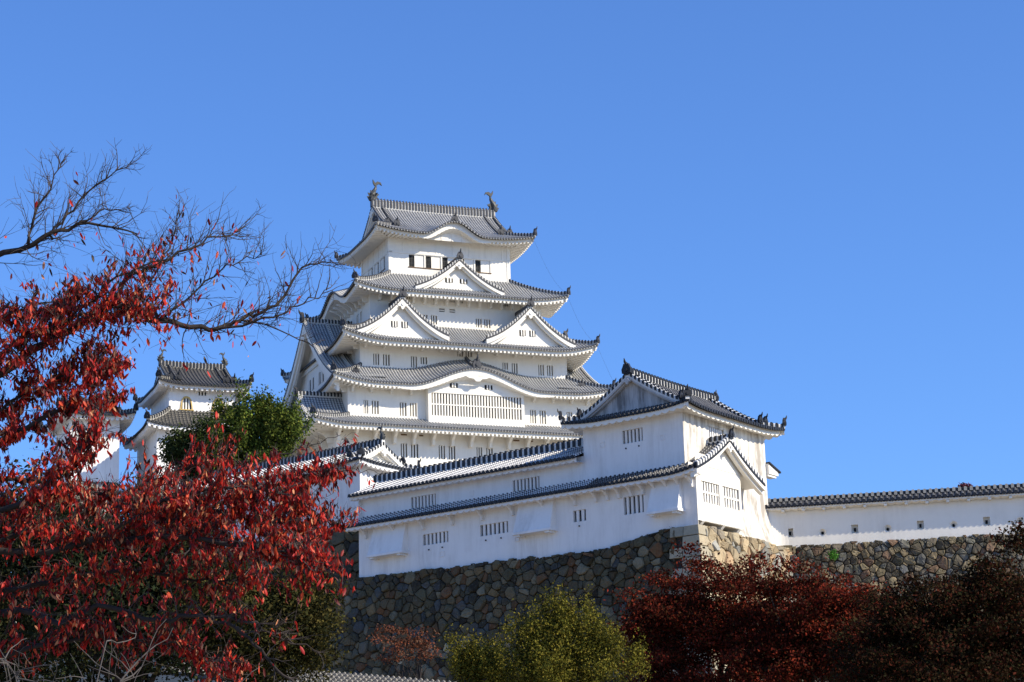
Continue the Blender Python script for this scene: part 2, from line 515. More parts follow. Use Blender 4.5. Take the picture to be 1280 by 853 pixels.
SIDES = {'S': ((1, 0), (0, -1)), 'N': ((-1, 0), (0, 1)), 'W': ((0, -1), (-1, 0)), 'E': ((0, 1), (1, 0))}
def roof(parent, hx, hy, ix, iy, ze, zt, lift=0.8, kara=None, sides='SWEN', tiles_=T_KEEP, ends=D_KEEP, white=PL, mort=W_KEEP, pitch=0.3, rise=0.09,
         zw=None, tw=None, conc=0.35, name='tier_roof', drop=0.36, rp=0.42, scallop=False, Lc=5.0, ctr=(0, 0), irim=None, hipr=True, rd=0.19, ridge_h=0.34, oni_s=0.55):
    """skirt roof (irim None) or hip-and-gable roof (irim = dict(gx, zr, rx)); built about ctr in the building's own axes"""
    kara = kara or {}
    R = {}
    mb, ub = MB(), MB()
    cx, cy = ctr
    tgs = 1.0
    if irim:
        gx = irim['gx']
        tgs = (hx - gx) / hy
    for s in sides:
        e, f = SIDES[s]
        lon = s in 'SN'
        H = hx if lon else hy                 # half length of the eave
        D = (hy if lon else hx)               # distance of the eave line from the middle
        if irim:
            depth = hy if lon else hx - gx
            inner = gx if lon else hy - (hx - gx)
            tot = 1.0
            zz = irim['zr']
        else:
            depth = (hy - iy) if lon else (hx - ix)
            inner = ix if lon else iy
            zz = zt
        kr = kara.get(s)
        def fn(a, t, s=s, e=e, f=f, lon=lon, H=H, D=D, depth=depth, inner=inner, kr=kr, zz=zz):
            if irim and not lon:
                tt = t * tgs
            else:
                tt = t
            dist = D - depth * t
            half = H - (H - inner) * (t / (tgs if (irim and lon) else 1.0)) if not (irim and lon and t > tgs) else inner
            d = max(0.0, half - abs(a))
            c = max(0.0, 1 - d / Lc) ** 2
            z = ze + (zz - ze) * ((1 - conc) * tt + conc * tt * tt) + lift * c * max(0, 1 - (t if not (irim and lon) else t / tgs)) ** 1.2
            if kr:
                q = (a - kr[0]) / kr[1]
                if abs(q) < 1:
                    z += kr[2] * (0.5 + 0.5 * math.cos(math.pi * q)) * max(0.0, 1 - t * kr[3]) ** 1.2
            return (cx + e[0] * a + f[0] * dist, cy + e[1] * a + f[1] * dist, z)
        if irim and lon:
            def tm(a, H=H):
                return 1.0 if abs(a) <= gx else (H - abs(a)) / (H - gx) * tgs
            L = math.hypot(hy, zz - ze)
            me_ = 2 if tiles_ is T_KEEP else 1
            tile_face(mb, fn, -H, -gx - 1e-4, lambda a: max(0, tm(a)), pitch, rise, 5, L, medge=me_)
            tile_face(mb, fn, -gx, gx, lambda a: 1.0, pitch, rise, 10, L, medge=me_)
            tile_face(mb, fn, gx + 1e-4, H, lambda a: max(0, tm(a)), pitch, rise, 5, L, medge=me_)
            rx = irim['rx']
            for a0, a1 in ((-rx, -gx), (gx, rx)):
                tile_face(mb, fn, a0, a1, lambda a: 1.0, pitch, rise, 8, L, caps=False, t0=tgs * 0.98)
            utw, uzw = (hy - iy) / hy, zw
        else:
            def tm(a, H=H, inner=inner):
                return 1.0 if abs(a) <= inner else max(0.0, (H - abs(a)) / (H - inner))
            L = math.hypot(depth, (zz - ze) * (tgs if irim else 1))
            n_in = max(1, round((H - inner) / pitch))
            tile_face(mb, fn, -H, H, tm, pitch, rise, 7, L, medge=2 if tiles_ is T_KEEP else 1)
            utw = ((hx - ix) / depth) if (irim and not lon) else 1.0
            uzw = zw
        R[s] = fn
        kd = (lambda a, kr=kr: 0.36 * max(0, math.cos(min(1.2, abs((a - kr[0]) / kr[1])) * math.pi / 2 / 1.2)) ** 0.5 if abs((a - kr[0]) / kr[1]) < 1.15 else 0) if kr else None
        def tmu(a, H=H, utw=utw, inn=(ix if lon else iy)):
            return utw if abs(a) <= inn else max(0.0, (H - abs(a)) / (H - inn)) * utw
        under_face(ub, fn, -H, H, tmu, utw, uzw if uzw is not None else ze, drop, rp, rd, scallop, kd)
    ro = mb.build(name, [tiles_, ends, mort], parent)
    ub.build('eave_soffit', [white], ro)
    # corner ridges
    if hipr:
        rb = MB()
        for sx, sy, s in ((-1, -1, 'S'), (1, -1, 'S'), (-1, 1, 'N'), (1, 1, 'N')):
            if s not in sides:
                continue
            fn = R[s]
            sg = sx if s == 'S' else -sx
            tend = tgs if irim else 1.0
            inn = (irim['gx'] if irim else ix)
            pts = []
            for j in range(9):
                t = tend * j / 8
                a = sg * (hx - (hx - inn) * j / 8)
                x, y, z = fn(a, t)
                pts.append((x, y, z + 0.02 + (0.14 if j == 0 else 0.0)))
            rb = MB()
            ridge(rb, pts[::-1], 0.3, ridge_h, 0.34)
            oni(rb, (pts[0][0], pts[0][1], pts[0][2] + 0.2), (sx * 0.7, sy * 0.7), oni_s)
            rb.build('hip_ridge', [ends, mort], ro)
        if irim:
            gx, rx = irim['gx'], irim['rx']
            zr = irim['zr']
            rb = MB()
            ridge(rb, [(cx - rx, cy, zr), (cx - rx * 0.5, cy, zr - 0.05), (cx, cy, zr - 0.08), (cx + rx * 0.5, cy, zr - 0.05), (cx + rx, cy, zr)], irim.get('rw', 0.5), irim.get('rh', 0.75), 0.34)
            rb.build('main_ridge', [ends, mort], ro)
            kx = irim.get('kx', gx - 0.6)
            for sgx in (-1, 1):
                for s in 'SN':
                    fn = R[s]
                    for kk, t_end in ((kx, tgs * 0.9), (rx - 0.12, tgs * 0.95)):
                        pts = [fn(sgx * kk, 1 - (1 - t_end) * j / 8) for j in range(9)]
                        pts = [(p[0], p[1], p[2] + 0.03) for p in pts]
                        rb = MB()
                        ridge(rb, pts, 0.28, ridge_h * 0.8, 0.34)
                        dd = (0, -1) if s == 'S' else (0, 1)
                        oni(rb, (pts[-1][0], pts[-1][1] + dd[1] * 0.1, pts[-1][2] + 0.25), dd, oni_s)
                        rb.build('descending_ridge', [ends, mort], ro)
    return ro, R
def gable(parent, T, hw, za, zf, depth, tiles_=T_KEEP, ends=D_KEEP, white=PL, mort=W_KEEP, pitch=0.3, rise=0.08, wins=(), bw=0.42, wall_back=0.7, zwall=None,
          orn=0.6, conv=0.5, name='gable_roof', verge2=None, slots=3, gegyo=True, roof_on=True, ridge_h=0.4):
    """dormer gable; T(x, y, z): x across the front, y backwards from the front edge"""
    mb = MB()
    def drop(s_):
        return (1 + conv) * s_ - conv * s_ * s_
    def zc(s_):
        return za - (za - zf) * drop(min(1, s_))
    L = math.hypot(hw, za - zf)
    ncol = max(2, round(depth / pitch))
    if roof_on:
        for sg in (-1, 1):
            def fn(a, t, sg=sg):
                return T(sg * hw * (1 - t), a, zc(1 - t))
            n = ncol
            cols = [((i + u) * depth / n, i + u, h) for i in range(n) for u, h in RIB] + [(depth, n, 0)]
            P = [[(lambda q: (q[0], q[1], q[2] + h * rise))(fn(a, j / 8.0)) for a, u, h in cols] for j in range(9)]
            U = [[(u, L * j / 8.0) for a, u, h in cols] for j in range(9)]
            mb.grid(P, 0, U)
            mb.grid([[fn(0, j / 8.0) for j in range(9)], [(lambda q: (q[0], q[1], q[2] - 0.12))(fn(0, j / 8.0)) for j in range(9)]], 1)
    ro = mb.build(name, [tiles_, ends], parent) if roof_on else parent
    # bargeboards: outer board and a thinner recessed one
    bb = MB()
    ns = 12
    for y0, y1, o0, o1 in ((0.04, 0.24, 0.06, bw), (0.24, 0.5, bw * 0.6, bw * 1.55)):
        for sg in (-1, 1):
            rings = []
            for j in range(ns + 1):
                s_ = j / ns
                x = sg * hw * s_
                z = zc(s_)
                ww = 1 + 0.35 * s_
                rings.append([T(x, y0, z - o0), T(x, y0, z - o1 * ww), T(x, y1, z - o1 * ww), T(x, y1, z - o0)])
            vs = [q for r in rings for q in r]
            fs = [(j * 4 + k, j * 4 + (k + 1) % 4, j * 4 + 4 + (k + 1) % 4, j * 4 + 4 + k) for j in range(ns) for k in range(4)]
            fs += [(0, 1, 2, 3), tuple(ns * 4 + k for k in range(4))]
            bb.add(vs, fs, 0)
    bb.build('bargeboard', [white], ro)
    if roof_on:
        sf = MB()
        for sg in (-1, 1):
            sf.grid([[T(sg * hw * j / 12, y, zc(j / 12) - 0.14) for j in range(13)] for y in (0.05, depth)])
        sf.build('soffit', [white], ro)
    wb = MB()
    zb = zwall if zwall is not None else zf
    top = [T(sg * hw * s_, wall_back, zc(s_) - 0.1) for sg, s_ in [(-1, 1 - j / 8) for j in range(8)] + [(1, j / 8) for j in range(9)]]
    bot = [T(sg * hw * s_, wall_back, zb) for sg, s_ in [(-1, 1 - j / 8) for j in range(8)] + [(1, j / 8) for j in range(9)]]
    wb.grid([bot, top], 0)
    wb.build('gable_wall', [white], ro)
    for (x0, x1, z0, z1) in wins:
        m2 = MB()
        m2.box(x0, x1, wall_back - 0.02, wall_back + 0.1, z0, z1, 1, T)
        k = 2 * slots - 1
        w_ = (x1 - x0) / k
        for i in range(1, slots):
            c = x0 + (2 * i - 0.5) * w_
            m2.box(c - w_ * 0.5, c + w_ * 0.5, wall_back - 0.09, wall_back - 0.02, z0, z1, 0, T)
        m2.build('window', [white, DARK], ro)
    if gegyo:
        g = MB()
        s_ = bw * 1.5
        out = [(-0.25, 0.1), (0.25, 0.1), (0.4, -0.25), (0.95, -0.35), (0.7, -0.65), (0.32, -0.68), (0.22, -1.0), (0, -1.2), (-0.22, -1.0), (-0.32, -0.68), (-0.7, -0.65), (-0.95, -0.35), (-0.4, -0.25)]
        n = len(out)
        zz = za - bw * 1.1
        vs = [T(x * s_, y, zz + z * s_) for y in (0.0, 0.16) for x, z in out]
        g.add(vs, [tuple(range(n)), tuple(range(n, 2 * n))[::-1]] + [(i, (i + 1) % n, n + (i + 1) % n, n + i) for i in range(n)], 0)
        c = [T(x * s_ * 0.22, -0.08, zz - s_ * 0.35 + z * s_ * 0.22) for x, z in [(math.cos(k * math.pi / 3), math.sin(k * math.pi / 3)) for k in range(6)]]
        c2 = [T(x * s_ * 0.22, 0.02, zz - s_ * 0.35 + z * s_ * 0.22) for x, z in [(math.cos(k * math.pi / 3), math.sin(k * math.pi / 3)) for k in range(6)]]
        g.add(c + c2, [tuple(range(6))] + [(k, (k + 1) % 6, 6 + (k + 1) % 6, 6 + k) for k in range(6)], 0)
        g.build('pendant', [white], ro)
    rb = MB()
    if roof_on:
        ridge(rb, [T(0, -0.05, za + 0.02), T(0, depth, za + 0.02)], 0.36, ridge_h, 0.34)
        vb_ = []
        for yv in [0.14] + ([verge2] if verge2 else []):
            for sg in (-1, 1):
                e_ = 1.0 if yv < 1 else 0.93
                pts = [T(sg * hw * e_ * j / 10, yv, zc(e_ * j / 10) + 0.04) for j in range(11)]
                vr = MB()
                ridge(vr, pts, 0.26, 0.27, 0.34, 1, 0)
                vb_.append(vr)
                if yv > 1:
                    q = Vector(pts[-1])
                    r = q - Vector(pts[-2])
                    oni(vr, (q.x, q.y, q.z + 0.2), (r.x, r.y), 0.55)
        A, B = Vector(T(0, 0, 0)), Vector(T(0, 1, 0))
        dd = A - B
        q = T(0, -0.12, za + 0.3)
        oni(rb, q, (dd.x, dd.y), orn * 0.72)
        rb.build('main_ridge', [ends, mort], ro)
        for vr in vb_:
            vr.build('verge_ridge', [ends, mort], ro)
    return ro

# ------------------------------------------------------------------ ground
def smooth(a, b, x):
    t = min(1.0, max(0.0, (x - a) / (b - a)))
    return t * t * (3 - 2 * t)
def terrain(x, y):
    h = 9.0 * smooth(14, 115, y) + 0.5 * math.sin(x * 0.11 + 1) * smooth(20, 60, y) * (1 - smooth(90, 110, y)) + 0.3 * math.sin(y * 0.17 + x * 0.05) * smooth(10, 40, y) * (1 - smooth(90, 110, y))
    return h
def build_ground():
    mb = MB()
    xs = [-3000, -1200, -500, -200, -120] + [-80 + 5 * i for i in range(33)] + [120, 200, 500, 1200, 3000]
    ys = [-3000, -800, -200, -60, -20] + [5 * i for i in range(32)] + [200, 300, 600, 1200, 3000]
    mb.grid([[(x, y, terrain(x, y)) for x in xs] for y in ys])
    struct(mb.build('ground', [SOIL], None, True))
build_ground()

# ------------------------------------------------------------------ main keep
KX, KY, KYAW = -7.688, 222.679, 0.37857
keep = thing('castle_keep', 'tall white many-tiered castle keep with grey tiled roofs, tallest building on the hill', 'castle keep', (KX, KY, 30), KYAW)
KZ = -30.0
def offz(o):                                 # geometry below is written in heights above the camera's ground
    return o
KR = bpy.data.objects.new('x', None)
keep.location = (KX, KY, 0)

def box_walls(parent, hx, hy, z0, z1, holesS=(), holesW=(), ctr=(0, 0), m=PL, name='wall', seps=None, taper=0.0):
    """four walls of one storey, openings on the south and west sides; returns the wall object"""
    mb = MB()
    cx, cy = ctr
    wall(mb, (cx - hx, cy - hy), (1, 0), 2 * hx, z0, z1, [(a + hx, b + hx, c, d) for a, b, c, d in holesS], (0, -1), taper=taper)
    wall(mb, (cx - hx, cy + hy), (0, -1), 2 * hy, z0, z1, [(hy - b, hy - a, c, d) for a, b, c, d in holesW], (-1, 0), taper=taper)
    wall(mb, (cx + hx, cy - hy), (0, 1), 2 * hy, z0, z1, (), (1, 0), taper=taper)
    wall(mb, (cx + hx, cy + hy), (-1, 0), 2 * hx, z0, z1, (), (0, 1), taper=taper)
    return mb.build(name, [m], parent)
def wins_S(wo, hx, hy, L, slots=3, ctr=(0, 0), rail=False, bars=PL):
    for a, b, c, d in L:
        lattice(wo, (ctr[0], ctr[1] - hy), (1, 0), a, b, c, d, (0, -1), slots, rail, bars)
def wins_W(wo, hx, hy, L, slots=3, ctr=(0, 0)):
    for a, b, c, d in L:                     # a..b along local y
        lattice(wo, (ctr[0] - hx, ctr[1]), (0, 1), a, b, c, d, (-1, 0), slots)

# sixth storey
h6x, h6y = 6.5, 4.475
W6 = [(a, a + 1.62, 65.92, 67.2) for a in (-4.38, -2.6, -0.82, 0.96, 2.74)]
W6w = [(-3.2, -1.7, 65.92, 67.2), (-1.2, 0.3, 65.92, 67.2), (0.8, 2.3, 65.92, 67.2)]
w6 = box_walls(keep, h6x, h6y, 64.0, 69.2, W6, W6w)
def sliding_window(o, u, n, a, b, z0, z1, first=True):
    mb = MB()
    def T(x, d, z):
        return (o[0] + u[0] * x - n[0] * d, o[1] + u[1] * x - n[1] * d, z)
    x1 = a + 0.62
    mb.quad(T(a, 0.24, z0), T(b, 0.24, z0), T(b, 0.24, z1), T(a, 0.24, z1), 1)
    mb.box(x1, b - 0.02, 0.08, 0.2, z0 + 0.01, z1 - 0.01, 0, T)          # white shutter
    mb.box(a - 0.1, b + 0.1, -0.06, 0.0, z0 - 0.1, z0 - 0.01, 2, T)       # brown sill
    for k in range(1, 4):
        xx = a + 0.62 * k / 4
        mb.box(xx - 0.02, xx + 0.02, 0.14, 0.18, z0, z1, 3, T)
    for k in (0.35, 0.7):
        zz = z0 + (z1 - z0) * k
        mb.box(a, x1, 0.18, 0.2, zz - 0.02, zz + 0.02, 3, T)
    mb.build('window', [PL, DARK, WOODB, BRONZE], w6)
for h in W6:
    sliding_window((0, -h6y), (1, 0), (0, -1), *h)
for h in W6w:
    sliding_window((-h6x, 0), (0, 1), (-1, 0), *h)
tb = MB()                                    # raised timber frame lines under the plaster
for s, (e, f, hl, dd) in {'S': ((1, 0), (0, -1), h6x, h6y), 'W': ((0, 1), (-1, 0), h6y, h6x)}.items():
    T = (lambda e, f, dd: (lambda x, d, z: (e[0] * x + f[0] * (dd - d), e[1] * x + f[1] * (dd - d), z)))(e, f, dd)
    tb.box(-hl, hl, -0.05, 0, 67.26, 67.42, 0, T)
    tb.box(-hl - 0.04, -hl + 0.32, -0.05, 0, 64.2, 69, 0, T)
    tb.box(hl - 0.32, hl + 0.04, -0.05, 0, 64.2, 69, 0, T)
    k = 0
    x = -hl + 1.5
    while x < hl - 0.6:
        tb.box(x - 0.06, x + 0.06, -0.035, 0, 67.42, 68.9, 0, T)
        x += 1.78
tb.build('timber_frame', [PL], w6)
r5, R5 = roof(keep, 8.55, 6.65, h6x, h6y, 68.95, None, 0.55, {'S': (-0.1, 3.3, 1.45, 1.9), 'N': (0, 3.3, 1.45, 1.9)}, zw=69.0, irim=dict(gx=6.1, zr=73.4, rx=6.75, kx=5.6, rw=0.5, rh=0.85),
               name='top_roof', conc=0.38, drop=0.3)
orn = MB()
shachi(orn, (-6.5, 0, 74.1), (1, 0), 2.0)
orn.build('fish_finial', [BRONZE], r5)
orn = MB()
shachi(orn, (6.5, 0, 74.1), (-1, 0), 2.0)
orn.build('fish_finial', [BRONZE], r5)
def hip_gable_end(parent, sgn, gx, rx, hy, ze, zr, tg, conc, ctr=(0, 0), white=PL, bw=0.4, shift=0.0, wallm=None):
    """triangular gable wall and bargeboards at the end of a hip-and-gable roof"""
    cx, cy = ctr
    def zt(t):
        return ze + (zr - ze) * ((1 - conc) * t + conc * t * t)
    mb = MB()
    bot, top = [], []
    for j in range(17):
        t = tg + (1 - tg) * (1 - abs(j - 8) / 8)
        y = (hy * (1 - t)) * (-1 if j < 8 else 1)
        top.append((cx + sgn * (gx + shift), cy + y, zt(t) - 0.05))
        bot.append((cx + sgn * (gx + shift), cy + y, zt(tg) - 0.3))
    mb.grid([bot, top])
    mb.build('gable_wall', [wallm or white], parent)
    bb = MB()
    for x0, x1, o0, o1 in ((rx - 0.16, rx - 0.02, 0.05, bw), (gx + shift + 0.02, rx - 0.16, bw * 0.5, bw * 1.5)):
        for s in (-1, 1):
            rings = []
            for j in range(11):
                t = tg + (1 - tg) * (1 - j / 10)
                y = s * hy * (1 - t)
                z = zt(t)
                rings.append([(cx + sgn * x0, cy + y, z - o0), (cx + sgn * x1, cy + y, z - o0), (cx + sgn * x1, cy + y, z - o1), (cx + sgn * x0, cy + y, z - o1)])
            vs = [q for r in rings for q in r]
            bb.add(vs, [(j * 4 + k, j * 4 + (k + 1) % 4, j * 4 + 4 + (k + 1) % 4, j * 4 + 4 + k) for j in range(10) for k in range(4)] + [(0, 1, 2, 3), (40, 41, 42, 43)])
    g = MB()
    bb.build('bargeboard', [white], parent)
    s_ = bw * 1.6
    out = [(-0.25, 0.1), (0.25, 0.1), (0.4, -0.25), (0.95, -0.35), (0.7, -0.65), (0.32, -0.68), (0.22, -1.0), (0, -1.2), (-0.22, -1.0), (-0.32, -0.68), (-0.7, -0.65), (-0.95, -0.35), (-0.4, -0.25)]
    n = len(out)
    zz = zr - bw * 1.2
    vs = [(cx + sgn * x, cy + y * s_, zz + z * s_) for x in (rx, rx + 0.12) for y, z in out]
    g.add(vs, [tuple(range(n)), tuple(range(n, 2 * n))[::-1]] + [(i, (i + 1) % n, n + (i + 1) % n, n + i) for i in range(n)])
    g.build('pendant', [white], parent)
for sg in (-1, 1):
    hip_gable_end(r5, sg, 6.1, 6.75, 6.65, 68.95, 73.4, (8.55 - 6.1) / 6.65, 0.38)
kb = MB()                                    # short ridge and tile over the curved bulge, tympanum beneath
p0, p1 = R5['S'](-0.1, 0.36), R5['S'](-0.1, 0.02)
ridge(kb, [p0, R5['S'](-0.1, 0.2), p1], 0.26, 0.3)
oni(kb, (p1[0], p1[1], p1[2] + 0.25), (0, -1), 0.6)
kb.build('ridge_tiles', [D_KEEP, W_KEEP], r5)
def kara_wall(parent, fn, c, hw, y, zb, dropz=0.5, m=PL, fr=0.85):
    mb = MB()
    bot, top = [], []
    for j in range(25):
        a = c + hw * fr * (j / 12.0 - 1)
        z = fn(a, 0)[2] - dropz
        bot.append((a, y, zb))
        top.append((a, y, max(z, zb + 0.01)))
    mb.grid([bot, top])
    for k in (-1, 0, 1):
        mb.box(c + k * 1.1 - 0.06, c + k * 1.1 + 0.06, y - 0.05, y, zb, fn(c + k * 1.1, 0)[2] - dropz)
    mb.build('curved_gable_wall', [m], parent)
kara_wall(r5, R5['S'], -0.1, 3.3, -5.5, 68.6, 0.45)

# fifth storey roof (tier 4) and the fourth and fifth storeys
h5x, h5y = 9.1, 6.15
W5 = [(-3.75, -3.12, 59.6, 60.52), (-2.76, -2.12, 59.6, 60.52), (2.0, 2.64, 59.6, 60.52), (2.9, 3.56, 59.6, 60.5), (-0.72, -0.18, 62.0, 62.5), (0.0, 0.7, 62.0, 62.5),
      (5.04, 5.54, 62.0, 62.42), (-5.4, -4.9, 62.0, 62.4)]
W5w = [(-3.6, -2.9, 60.2, 61.2), (-2.4, -1.7, 60.2, 61.2), (1.6, 2.3, 60.2, 61.2)]
w5 = box_walls(keep, h5x, h5y, 58.6, 63.0, W5 + [(-1.88, -1.28, 60.95, 61.3), (-0.78, -0.18, 60.95, 61.3)], W5w)
wins_S(w5, h5x, h5y, W5)
wins_W(w5, h5x, h5y, W5w)
for a, b, c, d in [(-1.88, -1.28, 60.95, 61.3), (-0.78, -0.18, 60.95, 61.3)]:
    mb = MB()
    mb.quad((a, -h5y + 0.2, c), (b, -h5y + 0.2, c), (b, -h5y + 0.2, d), (a, -h5y + 0.2, d), 1)
    mb.box(a, b, -h5y + 0.05, -h5y + 0.12, (c + d) / 2 - 0.06, (c + d) / 2 + 0.06, 0)
    mb.build('vent', [PL, DARK], w5)
r4, R4 = roof(keep, 11.3, 8.3, h6x, h6y, 62.32, 65.05, 0.65, {'W': (0, 4.6, 1.5, 0.35), 'E': (0, 4.6, 1.5, 0.35)}, zw=62.75, tw=None, name='fourth_tier_roof')
brackets(keep, bracket_mesh(1.7, 0.95), [(x, -h5y, 62.55, 0) for x in [-8.2 + 1.17 * i for i in range(15)]] + [(-h5x, y, 62.55, -math.pi / 2) for y in [-5.4 + 1.2 * i for i in range(9)]])
gable(keep, lambda x, y, z: (-0.05 + x, -7.5 + y, z), 4.7, 66.15, 63.15, 3.4, wins=[(-1.35, -0.55, 63.85, 64.3), (0.2, 1.0, 63.85, 64.3)], bw=0.36, zwall=62.8, orn=0.8)

# third tier roof with twin gables
h3x, h3y = 10.85, 8.18
W3 = [(-9.5, -8.9, 54.52, 55.66), (-8.5, -7.82, 54.52, 55.66), (-5.65, -5.02, 54.52, 55.64), (-4.64, -3.97, 54.9, 55.62), (-0.8, -0.2, 55.92, 56.48), (0.06, 0.74, 55.92, 56.48),
      (3.93, 4.52, 54.9, 55.6), (4.92, 5.54, 54.52, 55.6), (7.76, 8.37, 54.52, 55.62), (8.7, 9.34, 54.52, 55.6)]
W3w = [(-6.6, -6.2, 55.3, 56.0)]
w3 = box_walls(keep, h3x, h3y, 53.4, 57.6, W3, W3w)
wins_S(w3, h3x, h3y, W3)
wins_W(w3, h3x, h3y, W3w, 2)
r3, R3 = roof(keep, 13.3, 10.6, h5x, h5y, 56.55, 59.35, 0.9, zw=57.0, name='third_tier_roof')
for cx_ in (-7.0, 6.4):
    gable(keep, (lambda c: (lambda x, y, z: (c + x, -10.0 + y, z)))(cx_), 4.75, 61.0, 57.5, 4.2, wins=[(-1.0, -0.35, 58.15, 58.75), (0.05, 0.7, 58.15, 58.75)], bw=0.42, zwall=57.0, orn=0.85, conv=0.55)
brackets(keep, bracket_mesh(1.6, 0.7), [(x, -h3y, 56.85, 0) for x in [-10.4 + 1.95 * i for i in range(11)]] + [(-h3x, y, 56.85, -math.pi / 2) for y in [-7.6 + 1.95 * i for i in range(4)]])

# second tier roof with the wide curved gable, and the big west and east gables
h2x, h2y = 12.6, 9.65
W2 = [(-11.02, -10.56, 49.28, 50.6), (-10.2, -9.5, 49.28, 50.6), (-7.38, -6.7, 49.25, 50.58), (-6.34, -5.66, 49.25, 50.58), (6.12, 6.74, 49.22, 50.56), (7.13, 7.8, 49.22, 50.56), (10.0, 10.62, 49.22, 50.56), (11.0, 11.5, 49.22, 50.56)]
w2 = box_walls(keep, h2x, h2y, 47.9, 52.7, W2)
wins_S(w2, h2x, h2y, W2)
r2, R2 = roof(keep, 14.5, 11.4, h3x, h3y, 52.05, 54.3, 0.75, {'S': (0.1, 7.0, 1.95, 0.3)}, zw=52.1, name='second_tier_roof', drop=0.34)
def bay_keep():
    yb = -h2y - 0.8
    mb = MB()
    holes = [(0.35, 9.65, 49.3, 51.55)]
    wall(mb, (-4.75, yb), (1, 0), 9.95, 48.3, 51.7, holes, (0, -1))
    mb.quad((-4.75, yb, 48.3), (-4.75, -h2y, 48.3), (-4.75, -h2y, 52.4), (-4.75, yb, 52.4))
    mb.quad((5.2, yb, 48.3), (5.2, -h2y, 48.3), (5.2, -h2y, 52.4), (5.2, yb, 52.4))
    bot, top = [], []
    for j in range(31):
        a = -4.75 + 9.95 * j / 30
        bot.append((a, yb, 51.7))
        top.append((a, yb, max(51.71, R2['S'](a, 0)[2] - 0.1)))
    mb.grid([bot, top])
    b = mb.build('lattice_bay', [PL], keep)
    lattice(b, (-4.75, yb), (1, 0), 0.35, 9.65, 49.3, 51.55, (0, -1), 32, True)
    for x0, x1 in ((-2.5, -1.7), (1.1, 1.9)):
        m2 = MB()
        m2.box(x0, x1, yb - 0.03, yb + 0.05, 52.15, 52.6, 1)
        for k in range(1, 3):
            c = x0 + (x1 - x0) * k / 3
            m2.box(c - 0.07, c + 0.07, yb - 0.07, yb - 0.03, 52.15, 52.6, 0)
        m2.build('window', [PL, DARK], b)
    g = MB()
    out = [(-1.3, 0.0), (1.3, 0.0), (0.9, -0.2), (0.45, -0.25), (0.2, -0.5), (-0.2, -0.5), (-0.45, -0.25), (-0.9, -0.2)]
    n = len(out)
    vs = [(0.1 + x, y, 53.2 + z) for y in (-11.35, -11.2) for x, z in out]
    g.add(vs, [tuple(range(n)), tuple(range(n, 2 * n))[::-1]] + [(i, (i + 1) % n, n + (i + 1) % n, n + i) for i in range(n)])
    g.build('pendant', [PL], b)
bay_keep()
kb = MB()
pp = [R2['S'](0.1, t) for t in (1.0, 0.8, 0.6, 0.42, 0.25, 0.12)]
ridge(kb, [(p[0], p[1], p[2] + 0.05) for p in pp], 0.3, 0.32)
oni(kb, (pp[-1][0], pp[-1][1] - 0.1, pp[-1][2] + 0.3), (0, -1), 0.75)
kb.build('ridge_tiles', [D_KEEP, W_KEEP], r2)
gable(keep, lambda x, y, z: (-14.15 + y, x, z), 10.4, 60.6, 52.75, 5.2, ends=D_DARK, bw=0.75, zwall=52.6, orn=1.1, conv=0.42, verge2=2.4, wall_back=1.3, rise=0.1, name='great_gable_roof',
      wins=[(-2.6, -1.9, 54.0, 55.2), (-1.5, -0.8, 54.0, 55.2), (0.8, 1.5, 54.0, 55.2), (1.9, 2.6, 54.0, 55.2)])
gable(keep, lambda x, y, z: (14.15 - y, x, z), 10.4, 60.6, 52.75, 5.2, bw=0.75, zwall=52.6, orn=1.1, conv=0.42, verge2=2.4, wall_back=1.3, rise=0.1, name='great_gable_roof')
brackets(keep, bracket_mesh(1.4, 0.65), [(x, -h2y, 52.0, 0) for x in (-12.2, -10.3, -8.3, -6.3, 6.5, 8.5, 10.5, 12.2)] + [(-h2x, y, 52.0, -math.pi / 2) for y in (-9.2, -7.2)])

# first tier roof and the first storey
h1x, h1y = 14.2, 10.9
W1 = [(-7.78, -7.14, 44.92, 46.28), (-6.74, -6.02, 44.92, 46.28), (-3.95, -3.3, 44.92, 46.26), (-2.93, -2.26, 44.92, 46.26), (-0.08, 0.5, 44.92, 46.27), (0.92, 1.6, 44.92, 46.25), (4.0, 4.65, 44.92, 46.25), (5.0, 5.65, 44.92, 46.25)]
w1 = box_walls(keep, h1x, h1y, 41.5, 48.2, W1)
wins_S(w1, h1x, h1y, W1)
for a, b in ((-14.0, -13.5), (-7.75, -7.15), (-5.9, -5.5), (3.76, 4.37), (5.2, 5.8)):
    mb = MB()
    mb.box(a, b, -h1y - 0.04, -h1y + 0.1, 47.05, 47.45, 1)
    mb.box(a - 0.05, b + 0.05, -h1y - 0.08, -h1y - 0.04, 47.2, 47.28, 0)
    mb.build('vent', [PL, WOODB], w1)
r1, R1 = roof(keep, 17.1, 13.2, h2x, h2y, 47.5, 49.0, 0.55, zw=47.7, name='first_tier_roof', Lc=4)
brackets(keep, bracket_mesh(1.9, 1.35, 0.26), [(x, -h1y, 47.5, 0) for x in [-12.4 + 1.94 * i for i in range(14)]] + [(-14.1, -h1y, 47.5, 0)] + [(-h1x, y, 47.5, -math.pi / 2) for y in [-10 + 1.95 * i for i in range(10)]])
gable(keep, lambda x, y, z: (-17.0 + y, -7.6 + x, z), 3.0, 51.2, 48.4, 5.0, ends=D_DARK, bw=0.35, zwall=48.0, orn=0.7, name='gable_roof')
fl = MB()                                    # flared stone-drop skirt at the south-west corner
